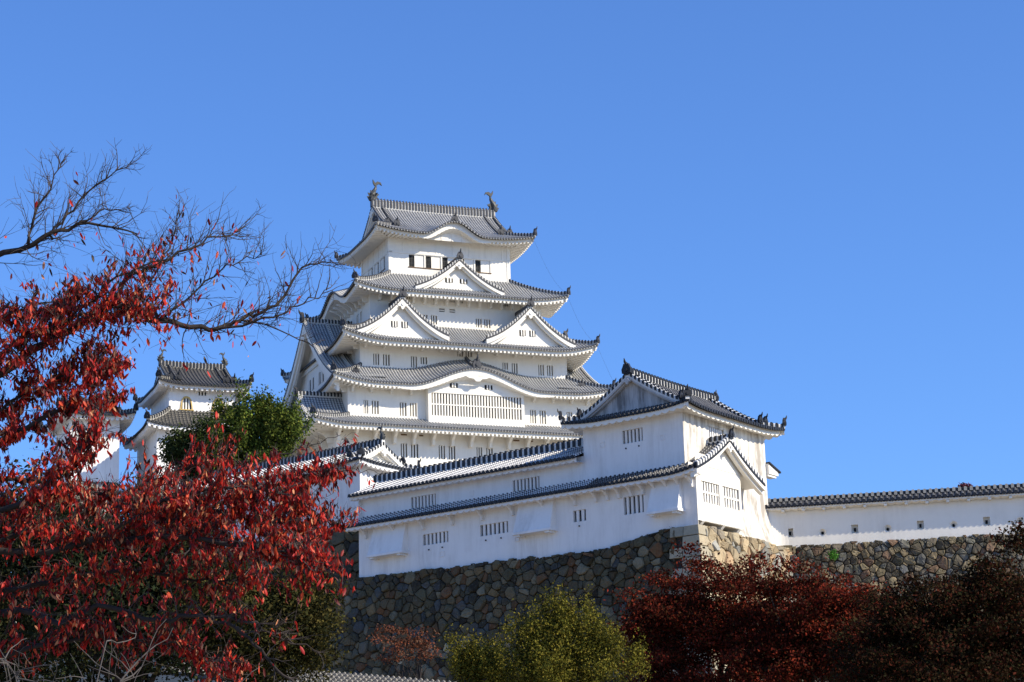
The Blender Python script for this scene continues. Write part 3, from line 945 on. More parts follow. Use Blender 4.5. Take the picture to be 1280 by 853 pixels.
for z0_, z1_, o0, o1 in ((41.5, 44.6, 1.0, 0.0),):
    a0, a1 = -14.2, -11.6
    fl.add([(a0 - o0, -h1y - o0, z0_), (a1, -h1y - o0, z0_), (a1, -h1y, z1_), (a0, -h1y, z1_), (a0 - o0, -7.5, z0_), (a0, -7.5, z1_)],
           [(0, 1, 2, 3), (4, 0, 3, 5), (1, 2, 2, 1)][:2])
fl.build('flared_skirt', [PL], w1)
cb = MB()                                    # lightning cables from the roof corners
for (a, b) in (((8.4, -6.5, 69.3), (11.2, -8.2, 63.1)), ((11.2, -8.2, 63.0), (13.2, -10.5, 57.5)), ((13.2, -10.5, 57.4), (16.9, -13.1, 48.1))):
    pts = [(a[0] + (b[0] - a[0]) * t, a[1] + (b[1] - a[1]) * t, a[2] + (b[2] - a[2]) * t - 0.9 * math.sin(math.pi * t)) for t in [i / 8 for i in range(9)]]
    cb.tube(pts, [0.009] * 9, 4)
cb.build('cable', [BRONZE], keep)
sb = MB()                                    # stone base of the keep
def frust(mb, hx, hy, z0, z1, fl_, ctr=(0, 0), m=0):
    rings = []
    for j in range(6):
        t = j / 5
        o = fl_ * (1 - t) ** 1.6
        z = z0 + (z1 - z0) * t
        rings.append([(ctr[0] + sx * (hx + o), ctr[1] + sy * (hy + o), z) for sx, sy in ((-1, -1), (1, -1), (1, 1), (-1, 1), (-1, -1))])
    mb.grid(rings, m)
    mb.quad(*[(ctr[0] + sx * hx, ctr[1] + sy * hy, z1) for sx, sy in ((-1, -1), (1, -1), (1, 1), (-1, 1))], m)
frust(sb, 14.0, 10.7, 24, 41.6, 6.0)
def vor_stone(name):
    m, t, b = mat(name, 0.9, 0.2)
    tc = N(t, 'ShaderNodeTexCoord')
    v = N(t, 'ShaderNodeTexVoronoi', feature='DISTANCE_TO_EDGE')
    v.inputs['Scale'].default_value = 1.1
    v2 = N(t, 'ShaderNodeTexVoronoi')
    v2.inputs['Scale'].default_value = 1.1
    t.links.new(tc.outputs['Object'], v.inputs[0])
    t.links.new(tc.outputs['Object'], v2.inputs[0])
    c = ramp(t, v2.outputs[1], [(0.2, (0.16, 0.13, 0.10)), (0.8, (0.30, 0.28, 0.25))])
    e = ramp(t, v.outputs[0], [(0.0, 0.0), (0.06, 1.0)])
    t.links.new(mix(t, e, (0.03, 0.03, 0.03), c), b.inputs['Base Color'])
    bump(t, b, e, 0.8, 0.15)
    return m
VST = vor_stone('base_stone')
sb.build('stone_base', [VST], keep)

# ------------------------------------------------------------------ stone walls of individual stones
def voronoi_cells(L, z0f, z1f, size, seed, rows_h=None):
    """jittered-grid Voronoi cells in (s, z); returns list of polygons clipped to the band"""
    r = random.Random(seed)
    zmin = min(z0f(0), z0f(L), z0f(L / 2)) - size
    zmax = max(z1f(L * k / 10) for k in range(11)) + size
    nx, nz = int(L / size) + 3, int((zmax - zmin) / (size * 0.8)) + 2
    pts, wt = {}, {}
    for i in range(-1, nx):
        for j in range(nz):
            pts[(i, j)] = ((i + 0.5 + r.uniform(-0.55, 0.55) + 0.5 * (j % 2)) * size, zmin + (j + 0.5 + r.uniform(-0.5, 0.5)) * size * 0.8)
            wt[(i, j)] = r.random() ** 2 * (0.75 * size) ** 2
    out = []
    def clip(poly, nx_, ny_, d):
        res = []
        for k in range(len(poly)):
            a, b = poly[k], poly[(k + 1) % len(poly)]
            da, db = a[0] * nx_ + a[1] * ny_ - d, b[0] * nx_ + b[1] * ny_ - d
            if da <= 0:
                res.append(a)
            if da * db < 0:
                t = da / (da - db)
                res.append((a[0] + (b[0] - a[0]) * t, a[1] + (b[1] - a[1]) * t))
        return res
    for (i, j), p in pts.items():
        poly = [(p[0] - 2 * size, p[1] - 2 * size), (p[0] + 2 * size, p[1] - 2 * size), (p[0] + 2 * size, p[1] + 2 * size), (p[0] - 2 * size, p[1] + 2 * size)]
        for di in range(-3, 4):
            for dj in range(-3, 4):
                q = pts.get((i + di, j + dj))
                if q is None or q == p:
                    continue
                nx_, ny_ = q[0] - p[0], q[1] - p[1]
                d = (q[0] ** 2 + q[1] ** 2 - p[0] ** 2 - p[1] ** 2 + wt[(i, j)] - wt[(i + di, j + dj)]) / 2
                poly = clip(poly, nx_, ny_, d)
                if len(poly) < 3:
                    break
            if len(poly) < 3:
                break
        if len(poly) < 3:
            continue
        poly = clip(poly, -1, 0, 0)
        if len(poly) >= 3:
            poly = clip(poly, 1, 0, L)
        if len(poly) >= 3:
            cx_ = sum(q[0] for q in poly) / len(poly)
            sl_ = (z1f(cx_ + 0.3) - z1f(cx_ - 0.3)) / 0.6
            poly = clip(poly, -sl_, 1, z1f(cx_) - sl_ * cx_ + r.uniform(-0.02, 0.16))
        if len(poly) >= 3:
            cz = sum(q[1] for q in poly) / len(poly)
            cx_ = sum(q[0] for q in poly) / len(poly)
            if cz > z0f(cx_) - size * 0.5:
                out.append(poly)
    return out
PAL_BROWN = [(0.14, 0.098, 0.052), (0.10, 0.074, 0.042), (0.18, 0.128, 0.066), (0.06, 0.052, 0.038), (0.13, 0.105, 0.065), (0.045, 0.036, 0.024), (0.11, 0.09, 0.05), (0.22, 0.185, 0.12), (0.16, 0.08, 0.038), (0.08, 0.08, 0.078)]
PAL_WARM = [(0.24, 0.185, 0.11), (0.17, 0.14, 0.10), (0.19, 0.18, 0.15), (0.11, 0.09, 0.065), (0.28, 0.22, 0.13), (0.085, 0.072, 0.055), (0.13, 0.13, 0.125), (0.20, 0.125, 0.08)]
def stones_mesh(cells, place, pal, seed, bulge=0.17, inset=0.014, tint=None):
    r = random.Random(seed)
    vs, fs, cols = [], [], []
    for poly in cells:
        n = len(poly)
        cx_, cz = sum(p[0] for p in poly) / n, sum(p[1] for p in poly) / n
        area = abs(sum(poly[k][0] * poly[(k + 1) % n][1] - poly[(k + 1) % n][0] * poly[k][1] for k in range(n))) / 2
        if area < 0.01:
            continue
        sz = math.sqrt(area)
        # round the corners: subdivide and pull
        pts = []
        for k in range(n):
            a, b, c = poly[k - 1], poly[k], poly[(k + 1) % n]
            f = r.uniform(0.06, 0.2)
            pts.append((b[0] + (a[0] - b[0]) * f, b[1] + (a[1] - b[1]) * f))
            pts.append((b[0] + (c[0] - b[0]) * f, b[1] + (c[1] - b[1]) * f))
        c0 = r.choice(pal)
        if tint:
            c0 = tint(cx_, cz, c0, r)
        k_ = r.uniform(0.7, 1.35)
        c0 = (c0[0] * k_, c0[1] * k_, c0[2] * k_)
        o = len(vs)
        m = len(pts)
        tx, tz = r.uniform(-0.55, 0.55), r.uniform(-0.55, 0.55)
        pr = r.uniform(0.6, 1.3) * bulge * min(1.2, sz / 0.6)
        f0 = max(0.3, 1 - inset / max(sz, 0.05) * 2)
        for sc, h in ((f0, -0.08), (f0 * 0.98, pr * 0.5), (f0 * 0.86, pr * 0.9), (f0 * 0.5, pr)):
            for x, z in pts:
                dx, dz = (x - cx_) * sc, (z - cz) * sc
                hh = h + (tx * dx + tz * dz) * (0.5 if h > 0 else 0) + r.uniform(-0.03, 0.03)
                vs.append(place(cx_ + dx, cz + dz, hh))
        vs.append(place(cx_, cz, pr * r.uniform(0.95, 1.1)))
        for q in range(3):
            for k in range(m):
                fs.append((o + q * m + k, o + q * m + (k + 1) % m, o + (q + 1) * m + (k + 1) % m, o + (q + 1) * m + k))
                cols.append(c0)
        for k in range(m):
            fs.append((o + 3 * m + k, o + 3 * m + (k + 1) % m, o + 4 * m))
            cols.append(c0)
    return vs, fs, cols
def color_mesh(name, vs, fs, cols, mats, parent=None, smooth=False, extra=None):
    me = bpy.data.meshes.new(name)
    if extra:
        o = len(vs)
        vs = vs + extra[0]
        fs = fs + [tuple(k + o for k in f) for f in extra[1]]
    me.from_pydata(vs, [], fs)
    for x in mats:
        me.materials.append(x)
    nf = len(fs)
    ne = len(extra[1]) if extra else 0
    c = np.zeros((nf, 4), dtype=np.float32)
    c[:, 3] = 1
    c[:nf - ne, :3] = cols
    at_ = me.attributes.new('Col', 'FLOAT_COLOR', 'FACE')
    at_.data.foreach_set('color', c.ravel())
    mi = np.zeros(nf, dtype=np.int32)
    if ne:
        mi[nf - ne:] = 1
    me.polygons.foreach_set('material_index', mi)
    if smooth:
        me.polygons.foreach_set('use_smooth', [True] * nf)
    me.update()
    o = bpy.data.objects.new(name, me)
    COL.objects.link(o)
    if parent:
        o.parent = parent
    return o
def stone_wall(name, label, p0, u, n, L, z0, z1f, size, pal, seed, batter=0.14, tint=None, parent=None, stone=None):
    """wall of individual stones; p0 start (x, y) at the top line, leaning outwards towards the foot"""
    zt = max(z1f(L * k / 10) for k in range(11))
    def place(s_, z, h):
        o = batter * (zt - z) * (1 + 0.02 * (zt - z)) + h
        return (p0[0] + u[0] * s_ + n[0] * o, p0[1] + u[1] * s_ + n[1] * o, z)
    cells = voronoi_cells(L, lambda s_: z0, z1f, size, seed)
    small = voronoi_cells(L, lambda s_: z0, z1f, size * 0.45, seed + 5)
    vs, fs, cols = stones_mesh(cells, place, pal, seed, tint=tint)
    v2, f2, c2 = stones_mesh(small, lambda s_, z, h: place(s_, z, h - 0.10), pal, seed + 1, bulge=0.10, tint=tint)
    o = len(vs)
    vs += v2
    fs += [tuple(k + o for k in f) for f in f2]
    cols += c2
    ev = [place(L * k / 10, z1f(L * k / 10) - 0.03, -0.16) for k in range(11)] + [place(L * k / 10, z0 - 1, -0.16) for k in range(11)]
    ev += [(place(L * k / 10, z1f(L * k / 10) - 0.03, -1.6)) for k in range(11)]
    ef = [(k, k + 1, 12 + k, 11 + k) for k in range(10)] + [(k, k + 1, 23 + k, 22 + k) for k in range(10)]
    ob = color_mesh(name, vs, fs, cols, [stone or STONE, GAP], parent, False, (ev, ef))
    return ob

# ------------------------------------------------------------------ turret, gallery, gatehouse share one frame: x to the right along the long wall, y backwards
TX, TY, TYAW = 10.141, 132.595, 0.62746
ROTT = -TYAW
def tw_(x, y, z=0):
    c, s_ = math.cos(ROTT), math.sin(ROTT)
    return Vector((TX + x * c - y * s_, TY + x * s_ + y * c, z))
YL = -0.3                                    # plane of the lower long wall
turret = thing('corner_turret', 'two-storey white corner turret with dark tiled hip-and-gable roof and side bay', 'turret', (TX, TY, 0), ROTT)
gallery = thing('long_gallery', 'long low white gallery building with mortared tile roof, joined left of the corner turret', 'castle building', (TX, TY, 0), ROTT)

# turret upper storey
mb = MB()
tw = [(-4.38, -2.9, 29.9, 30.74)]
wall(mb, (-7.3, 0), (1, 0), 7.3, 27.2, 31.6, [(a + 7.3, b + 7.3, c, d) for a, b, c, d in tw], (0, -1), taper=0.01)
uo = mb.build('front_wall', [PLW], turret)
lattice(uo, (0, 0), (1, 0), *tw[0], (0, -1), 6, False, PLW)
mb = MB()
wall(mb, (0, 0), (0, 1), 9.75, 24.0, 31.6, [(2.85, 4.75, 30.0, 30.85)], (1, 0), taper=0.0)
# flared foot of the side wall
rows = []
for j in range(7):
    z = 23.9 + j * 0.5
    o = 0.55 * max(0, 1 - j / 6) ** 2
    rows.append([(o + 0.01, 4.8, z), (o + 0.01, 9.75 + o, z), (-0.5, 9.75 + o, z)])
mb.grid(rows)
uo2 = mb.build('side_wall', [PLS], turret)
lattice(uo2, (0, 0), (0, 1), 2.85, 4.75, 30.0, 30.85, (1, 0), 8, False, PLW)
mb = MB()
wall(mb, (0, 9.75), (-1, 0), 7.3, 24.0, 31.6, (), (0, 1))
wall(mb, (-7.3, 9.75), (0, -1), 9.75, 24.0, 31.6, (), (-1, 0))
mb.build('back_wall', [PLW], turret)
def loophole(parent, x, y, z, s=0.34, n=(0, -1), m=PLW):
    mb = MB()
    u = (-n[1], n[0])
    def T(a, d, zz):
        return (x + u[0] * a + n[0] * d, y + u[1] * a + n[1] * d, z + zz)
    h = s / 2
    for a0, a1, z0, z1 in ((-h, h, h - 0.05, h), (-h, h, -h, -h + 0.05), (-h, -h + 0.05, -h + 0.05, h - 0.05), (h - 0.05, h, -h + 0.05, h - 0.05)):
        mb.box(a0, a1, 0.0, 0.04, z0, z1, 0, T)
    mb.box(-h + 0.05, h - 0.05, -0.02, 0.012, -h + 0.05, h - 0.05, 0, T)
    mb.build('loophole', [m], parent)
loophole(uo, -5.87, -0.01, 30.1)
loophole(uo, -1.5, -0.01, 29.9)
for x, z in ((-4.15, 29.6), (-3.2, 29.62)):
    m2 = MB()
    m2.tube([(x, 0.02, z), (x, -0.06, z)], [0.05, 0.05], 8)
    m2.build('peg', [DARK], uo)

# turret top roof: ridge runs along local y, so build it turned a quarter
tr_ = bpy.data.objects.new('roof_frame', None)
HX, HY = 4.875 + 0.95, 3.65 + 1.0
def turned_roof():
    """hip-and-gable roof whose ridge runs front to back; written with x along the ridge, then turned"""
    global TR, RT
    ro, R = roof(turret, HX, HY, 4.875, 3.65, 31.45, None, 0.25, None, 'SWEN', T_DARK, D_DARK, PL, W_MORT, 0.3, 0.10, zw=31.35, irim=dict(gx=4.75, zr=34.1, rx=5.15, kx=4.3, rw=0.42, rh=0.5),
                 name='turret_roof', drop=0.26, rp=0.55, scallop=True, Lc=3.0, conc=0.3, rd=0.12, ridge_h=0.3, oni_s=0.42)
    for sg in (-1, 1):
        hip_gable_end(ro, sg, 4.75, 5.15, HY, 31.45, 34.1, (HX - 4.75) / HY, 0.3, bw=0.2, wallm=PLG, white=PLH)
    om = MB()
    oni(om, (-5.2, 0, 34.4), (-1, 0), 0.55)
    oni(om, (5.2, 0, 34.4), (1, 0), 0.45)
    om.build('ridge_ornament', [D_DARK], ro)
    # x' = -y + const : ridge x axis -> local y
    ro.rotation_euler = (0, 0, math.pi / 2)
    ro.location = (-3.65, 4.875, 0)
    return ro
turned_roof()

# lower storey, long pent roof (turret piece and gallery piece) 
def long_lower(parent, xa, xb, wins, boxes, brk, zt=27.55, mt=PLW, pent_m=(T_DARK, D_DARK), name='lower_wall'):
    mb = MB()
    wall(mb, (xa, YL), (1, 0), xb - xa, 23.2, zt, [(a - xa, b - xa, c, d) for a, b, c, d in wins], (0, -1), taper=0.012)
    wo = mb.build(name, [mt], parent)
    for a, b, c, d in wins:
        lattice(wo, (0, YL - 0.02), (1, 0), a, b, c, d, (0, -1), max(3, int(round((b - a) / 0.3))), False, mt)
    for a, b in boxes:                       # stone-drop boxes: wedge growing towards the foot, open below
        m2 = MB()
        y1, y0 = YL, YL - 0.75
        m2.hexa([(a - 0.12, y0, 25.25), (b + 0.08, y0, 25.25), (b + 0.08, y1, 25.25), (a - 0.12, y1, 25.25), (a, y1 - 0.12, 27.2), (b, y1 - 0.12, 27.2), (b, y1, 27.2), (a, y1, 27.2)])
        m2.box(a - 0.18, b + 0.14, y0 - 0.05, y1, 25.1, 25.25, 0)
        for xx in (a + 0.12, b - 0.25):
            m2.box(xx - 0.12, xx + 0.2, y0 + 0.05, y1, 24.98, 25.1, 0)
        m2.build('drop_box', [mt], wo)
    br = bracket_mesh(0.75, 0.62, 0.16, True, mt)
    brackets(wo, br, [(x, YL, 27.12, 0) for x in brk])
    return wo
def pent(parent, xa, xb, xe, mats, y_e=-1.35, y_w=0.0, ze=27.3, zt=28.02, pitch=0.33, liftR=0.0, name='pent_roof'):
    mb, ub = MB(), MB()
    def fn(a, t):
        q = max(0.0, 1 - (xe - a) / 2.2) if xe is not None else 0.0
        return (a, y_e + (y_w - y_e) * t, ze + (zt - ze) * (0.85 * t + 0.15 * t * t) + liftR * q * q)
    tile_face(mb, fn, xa, xb, lambda a: 1.0, pitch, 0.105, 4, 1.7)
    under_face(ub, fn, xa, xb, lambda a: 1.0, (y_e - YL) / (y_e - y_w), 27.2, 0.2, 0.5, 0.10, True)
    ro = mb.build(name, list(mats), parent)
    ub.build('eave_soffit', [PLW], ro)
    return ro
lw = long_lower(turret, -6.5, 0.9, [(-4.3, -2.86, 25.45, 26.55)], [(-2.1, -0.1)], [-6.24 + 0.86 * i for i in range(9)])
pent(turret, -6.5, 1.35, 1.35, (T_DARK, D_DARK), liftR=0.25)
glw = long_lower(gallery, -25.3, -6.5, [(-19.9, -17.82, 25.48, 26.2), (-15.25, -13.05, 25.5, 26.22), (-8.05, -7.1, 25.48, 26.2)], [(-23.9, -21.2), (-12.05, -9.4)], [-24.6 + 2.4 * i for i in range(8)])
pent(gallery, -25.6, -6.5, None, (T_WHITE, D_DARK))
for x, z in ((-19.4, 25.15), (-18.3, 25.18), (-14.8, 25.2), (-13.6, 25.2), (-7.6, 25.2)):
    m2 = MB()
    m2.tube([(x, YL, z), (x, YL - 0.1, z)], [0.045, 0.045], 8)
    m2.build('peg', [DARK], glw)
for x, z in ((-18.35, 24.75), (-12.35, 25.0)):
    loophole(glw, x, YL - 0.04, z, 0.36)
# left end wall of gallery
mb = MB()
gw = [(-21.08, -19.02, 28.0, 28.84), (-12.82, -10.74, 28.0, 28.82)]
wall(mb, (-25.3, 0), (1, 0), 18.0, 27.2, 29.6, [(a + 25.3, b + 25.3, c, d) for a, b, c, d in gw], (0, -1))
guo = mb.build('upper_wall', [PLW], gallery)
for a, b, c, d in gw:
    lattice(guo, (0, 0), (1, 0), a, b, c, d, (0, -1), 8, False, PLW)
loophole(guo, -23.6, 0, 28.45)
loophole(guo, -16.1, 0, 28.45)
mb = MB()
wall(mb, (-25.3, 4.3), (0, -1), 4.6, 23.2, 29.6, (), (-1, 0))
mb.add([(-25.3, 0, 29.5), (-25.3, 4.3, 29.5), (-25.3, 2.1, 31.0)], [(0, 1, 2)])
mb.add([(-7.4, 0, 29.5), (-7.4, 4.3, 29.5), (-7.4, 2.1, 31.0)], [(0, 1, 2)])
wall(mb, (-7.3, 4.3), (-1, 0), 18.0, 23.2, 29.6, (), (0, 1))
mb.build('end_wall', [PLW], gallery)
def gable_long(parent, xa, xb, ym, hy, ze, zr, mats, mort, zw, name='main_roof', pitch=0.33, drop=0.2, rise=0.1, rh=0.5, yw=None):
    mb, ub = MB(), MB()
    for s in (-1, 1):
        def fn(a, t, s=s):
            return (a if s < 0 else a, ym + s * hy * (1 - t), ze + (zr - ze) * (0.9 * t + 0.1 * t * t))
        tile_face(mb, fn, xa, xb, lambda a: 1.0, pitch, rise, 6, math.hypot(hy, zr - ze))
        under_face(ub, fn, xa, xb, lambda a: 1.0, (hy - yw) / hy, zw, drop, 0.5, 0.1, True)
    ro = mb.build(name, list(mats), parent)
    ub.build('eave_soffit', [PLW], ro)
    rb = MB()
    ridge(rb, [(xa, ym, zr), (xb, ym, zr)], 0.42, rh, 0.42)
    rb.build('ridge_tiles', [mats[1], mort], ro)
    return ro
gable_long(gallery, -25.7, -7.35, 2.1, 3.05, 29.42, 30.75, (T_WHITE, D_DARK), W_MORT, 29.3, yw=2.1)

# the bay on the turret's right side with its own little gable roof
BX = 0.9
mb = MB()
wall(mb, (BX, YL), (0, 1), 5.2, 24.5, 28.6, [(0.55, 4.95, 25.66, 26.96)], (1, 0), dep=0.25)
wall(mb, (BX, 4.9), (-1, 0), 0.9, 24.5, 28.2, (), (0, 1))
mb.add([(BX, YL, 28.2), (BX, 4.9, 28.2), (BX, 4.9, 28.6), (BX, 2.85, 29.4), (BX, 0.4, 28.3)], [(0, 1, 2, 3, 4)])
mb.box(0.0, BX - 0.01, -0.28, -0.25, 23.4, 27.5)
mb.box(0.0, BX, 0.5, 4.88, 24.5, 24.56)
bay = mb.build('bay', [PL], turret)
lattice(bay, (BX, YL), (0, 1), 0.55, 4.95, 25.66, 26.96, (1, 0), 15, True, PL)
m2 = MB()
m2.box(BX - 0.12, BX + 0.03, YL + 2.6, YL + 2.95, 25.66, 26.96)
m2.build('mullion', [PL], bay)
for yy in (0.35, 2.7, 4.55):
    m2 = MB()
    m2.hexa([(0, yy - 0.14, 23.75), (0.12, yy - 0.14, 23.75), (0.12, yy + 0.14, 23.75), (0, yy + 0.14, 23.75), (0, yy - 0.14, 24.5), (BX, yy - 0.14, 24.5), (BX, yy + 0.14, 24.5), (0, yy + 0.14, 24.5)])
    m2.build('bay_bracket', [PL], bay)
m2 = MB()
m2.box(-0.2, 0.02, 0.6, 4.5, 23.9, 24.5)
m2.build('drop_slot', [WOODB], bay)
gable(turret, lambda x, y, z: (1.55 - y, 2.85 + x, z), 4.0, 29.75, 27.5, 1.6, T_DARK, D_DARK, PL, W_MORT, 0.3, 0.1, bw=0.28, wall_back=0.62, zwall=27.9, orn=0.55, conv=0.3, name='bay_gable_roof', ridge_h=0.3)
# small box hanging on the far right edge
m2 = MB()
m2.box(-0.35, 0.12, 9.76, 10.8, 28.65, 28.8)
m2.hexa([(-0.4, 9.76, 28.8), (0.2, 9.76, 28.8), (0.2, 10.95, 28.8), (-0.4, 10.95, 28.8), (-0.4, 9.76, 29.45), (0.2, 9.76, 29.45), (0.2, 10.95, 29.05), (-0.4, 10.95, 29.05)])
m2.hexa([(-0.5, 9.76, 29.46), (0.3, 9.76, 29.46), (0.3, 11.15, 29.0), (-0.5, 11.15, 29.0), (-0.5, 9.76, 29.56), (0.3, 9.76, 29.56), (0.3, 11.15, 29.1), (-0.5, 11.15, 29.1)], 1)
m2.build('eave_box', [PL, D_DARK], turret)

# ------------------------------------------------------------------ gatehouse behind the gallery's left end
gate = thing('gatehouse', 'white gatehouse with mortared hip-and-gable roof, behind the left end of the long gallery', 'gatehouse', (TX, TY, 0), ROTT)
gc = (-37.0, 6.0)
gro, GR = roof(gate, 9.3, 3.2, 8.5, 2.3, 32.75, None, 0.15, None, 'SWEN', T_WHITE, D_DARK, PLW, W_MORT, 0.33, 0.1, zw=32.7, irim=dict(gx=8.2, zr=34.3, rx=8.75, kx=7.6, rw=0.42, rh=0.5), name='main_roof',
               drop=0.2, rp=0.5, scallop=True, Lc=2.5, conc=0.15, ctr=gc, ridge_h=0.28, oni_s=0.4)
for sg in (-1, 1):
    hip_gable_end(gro, sg, 8.2, 8.75, 3.2, 32.75, 34.3, (9.3 - 8.2) / 3.2, 0.15, gc, PL, 0.26)
om = MB()
shachi(om, (gc[0] + 8.6, gc[1], 34.75), (-1, 0), 0.9)
om.build('fish_finial', [BRONZE], gro)
om = MB()
shachi(om, (gc[0] - 8.6, gc[1], 34.75), (1, 0), 0.9)
om.build('fish_finial', [BRONZE], gro)
gwl = [(-2.5, -1.5, 30.2, 31.2), (3.4, 4.4, 30.2, 31.2)]
gwo = box_walls(gate, 8.5, 2.3, 28.2, 32.9, gwl, (), gc, PLW)
for a, b, c, d in gwl:
    lattice(gwo, (gc[0], gc[1] - 2.3), (1, 0), a, b, c, d, (0, -1), 4, False, PLW)

# ------------------------------------------------------------------ stone walls under the buildings
tu = tw_(1, 0) - tw_(0, 0)
tn = tw_(0, -1) - tw_(0, 0)
def line_start(x, y):
    q = tw_(x, y)
    return (q.x, q.y)
def ztopL(s_):
    x = -32.0 + s_                            # local x along the long wall
    if x < -11:
        return 23.62 + 0.02 * (-11 - x)
    if x < -5.5:
        return 23.5
    return 23.5 + 0.72 * smooth(-5.5, -1.0, x)
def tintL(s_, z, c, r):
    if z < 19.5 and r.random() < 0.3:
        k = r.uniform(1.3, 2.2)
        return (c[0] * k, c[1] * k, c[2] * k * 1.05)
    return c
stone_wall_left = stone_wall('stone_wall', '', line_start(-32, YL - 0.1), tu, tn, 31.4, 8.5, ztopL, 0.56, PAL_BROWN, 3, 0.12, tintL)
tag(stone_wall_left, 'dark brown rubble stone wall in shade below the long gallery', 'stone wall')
ru, rn_ = tw_(0, 1) - tw_(0, 0), tw_(1, 0) - tw_(0, 0)
swr = stone_wall('stone_wall', '', line_start(0.95, 0.2), ru, rn_, 10.2, 8.5, lambda s_: 24.15 - 0.02 * s_, 0.62, [(0.40, 0.31, 0.19), (0.34, 0.27, 0.17), (0.46, 0.38, 0.25), (0.27, 0.23, 0.17), (0.42, 0.29, 0.17), (0.3, 0.29, 0.25)], 11, 0.12, stone=STONE_SUN)  # palette lightened and warmed to paint sunlight onto this face
tag(swr, 'sunlit rubble stone wall below the side bay of the corner turret', 'stone wall')
# dressed corner blocks
def corner_blocks():
    vs, fs, cols = [], [], []
    r = random.Random(5)
    z = 24.22
    i = 0
    while z > 9:
        h = 0.62 + r.uniform(-0.05, 0.05)
        la, lb = (1.9, 0.95) if i % 2 == 0 else (1.0, 1.8)
        o = 0.12 * (24.22 - z) * (1 + 0.02 * (24.22 - z)) + 0.1
        o2 = 0.12 * (24.22 - z + h) * (1 + 0.02 * (24.22 - z + h)) + 0.1
        xo, yo = 0.92, YL - 0.12
        for (x0, x1, y0, y1) in ((xo - la, xo, yo, yo + lb),):
            segs = [(x0, x0 + la * (0.5 if la > 1.5 else 1.0)), (x0 + la * (0.5 if la > 1.5 else 1.0), x1)] if la > 1.5 else [(x0, x1)]
            for sx0, sx1 in segs:
                g = 0.02
                t_, b_ = z - g, z - h + g
                P = [(sx0 + g, y0 - o2, b_), (sx1 + (o2 if sx1 == x1 else -g), y0 - o2, b_), (sx1 + (o2 if sx1 == x1 else -g), y1, b_), (sx0 + g, y1, b_),
                     (sx0 + g, y0 - o, t_), (sx1 + (o if sx1 == x1 else -g), y0 - o, t_), (sx1 + (o if sx1 == x1 else -g), y1, t_), (sx0 + g, y1, t_)]
                k = len(vs)
                vs += [tuple(tw_(*p)) for p in P]
                f_ = [(0, 3, 2, 1), (4, 5, 6, 7), (0, 1, 5, 4), (1, 2, 6, 5), (2, 3, 7, 6), (3, 0, 4, 7)]
                fs += [tuple(q + k for q in f) for f in f_]
                c = r.choice([(0.42, 0.37, 0.27), (0.48, 0.40, 0.27), (0.36, 0.33, 0.25), (0.50, 0.41, 0.27)])  # pale blocks, their tan warmed with painted sunlight on both faces
                cols += [c] * 6
        z -= h
        i += 1
    o = color_mesh('corner_stones', vs, fs, cols, [STONE_SUN])
    cm = MB()
    rings = []
    for j in range(7):
        z = 8.0 + 16.15 * j / 6
        k = 0.12 * (24.22 - z) * (1 + 0.02 * (24.22 - z)) - 0.02
        rings.append([tuple(tw_(*q, z)) for q in ((-1.3, 1.3), (-1.3, YL - k), (0.92 + k, YL - k), (0.92 + k, 1.3))])
    cm.grid(rings)
    co = cm.build('wall_core', [GAP])
    co.parent = o
    bv = o.modifiers.new('bevel', 'BEVEL')
    bv.width = 0.03
    bv.segments = 2
    tag(o, 'squared pale cut stones stacked as the corner below the turret', 'corner stones')
corner_blocks()
# stone base of gatehouse
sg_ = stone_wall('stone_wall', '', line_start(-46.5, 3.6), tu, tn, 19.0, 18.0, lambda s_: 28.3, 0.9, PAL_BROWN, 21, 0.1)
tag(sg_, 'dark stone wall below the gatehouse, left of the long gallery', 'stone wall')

# ------------------------------------------------------------------ right-hand boundary wall
YW = 0.17
rp0 = Vector((16.012, 140.69, 0))
rd_ = Vector((math.cos(YW), -math.sin(YW), 0))
rw = thing('plaster_wall', 'low white plaster wall with tile coping and loopholes running right from the turret', 'wall', (rp0.x, rp0.y, 0), -YW)
LW = 24.0
HO = [1.14 + 2.03 * i for i in range(11)]
mb = MB()
def wall_round(mb):
    holes = []
    for i, x in enumerate(HO):
        if i % 2 == 0:
            holes.append((x - 0.21, x + 0.21, 24.72, 25.26))
        else:
            holes.append((x - 0.24, x + 0.24, 24.64, 25.12))
    wall(mb, (1.0 - 1.0, 0), (1, 0), LW, 23.9, 26.6, holes, (0, -1), dep=0.35, taper=0.03)
    return holes
holes = wall_round(mb)
mb.quad((0, 0.6, 23.9), (LW, 0.6, 23.9), (LW, 0.6, 26.6), (0, 0.6, 26.6))
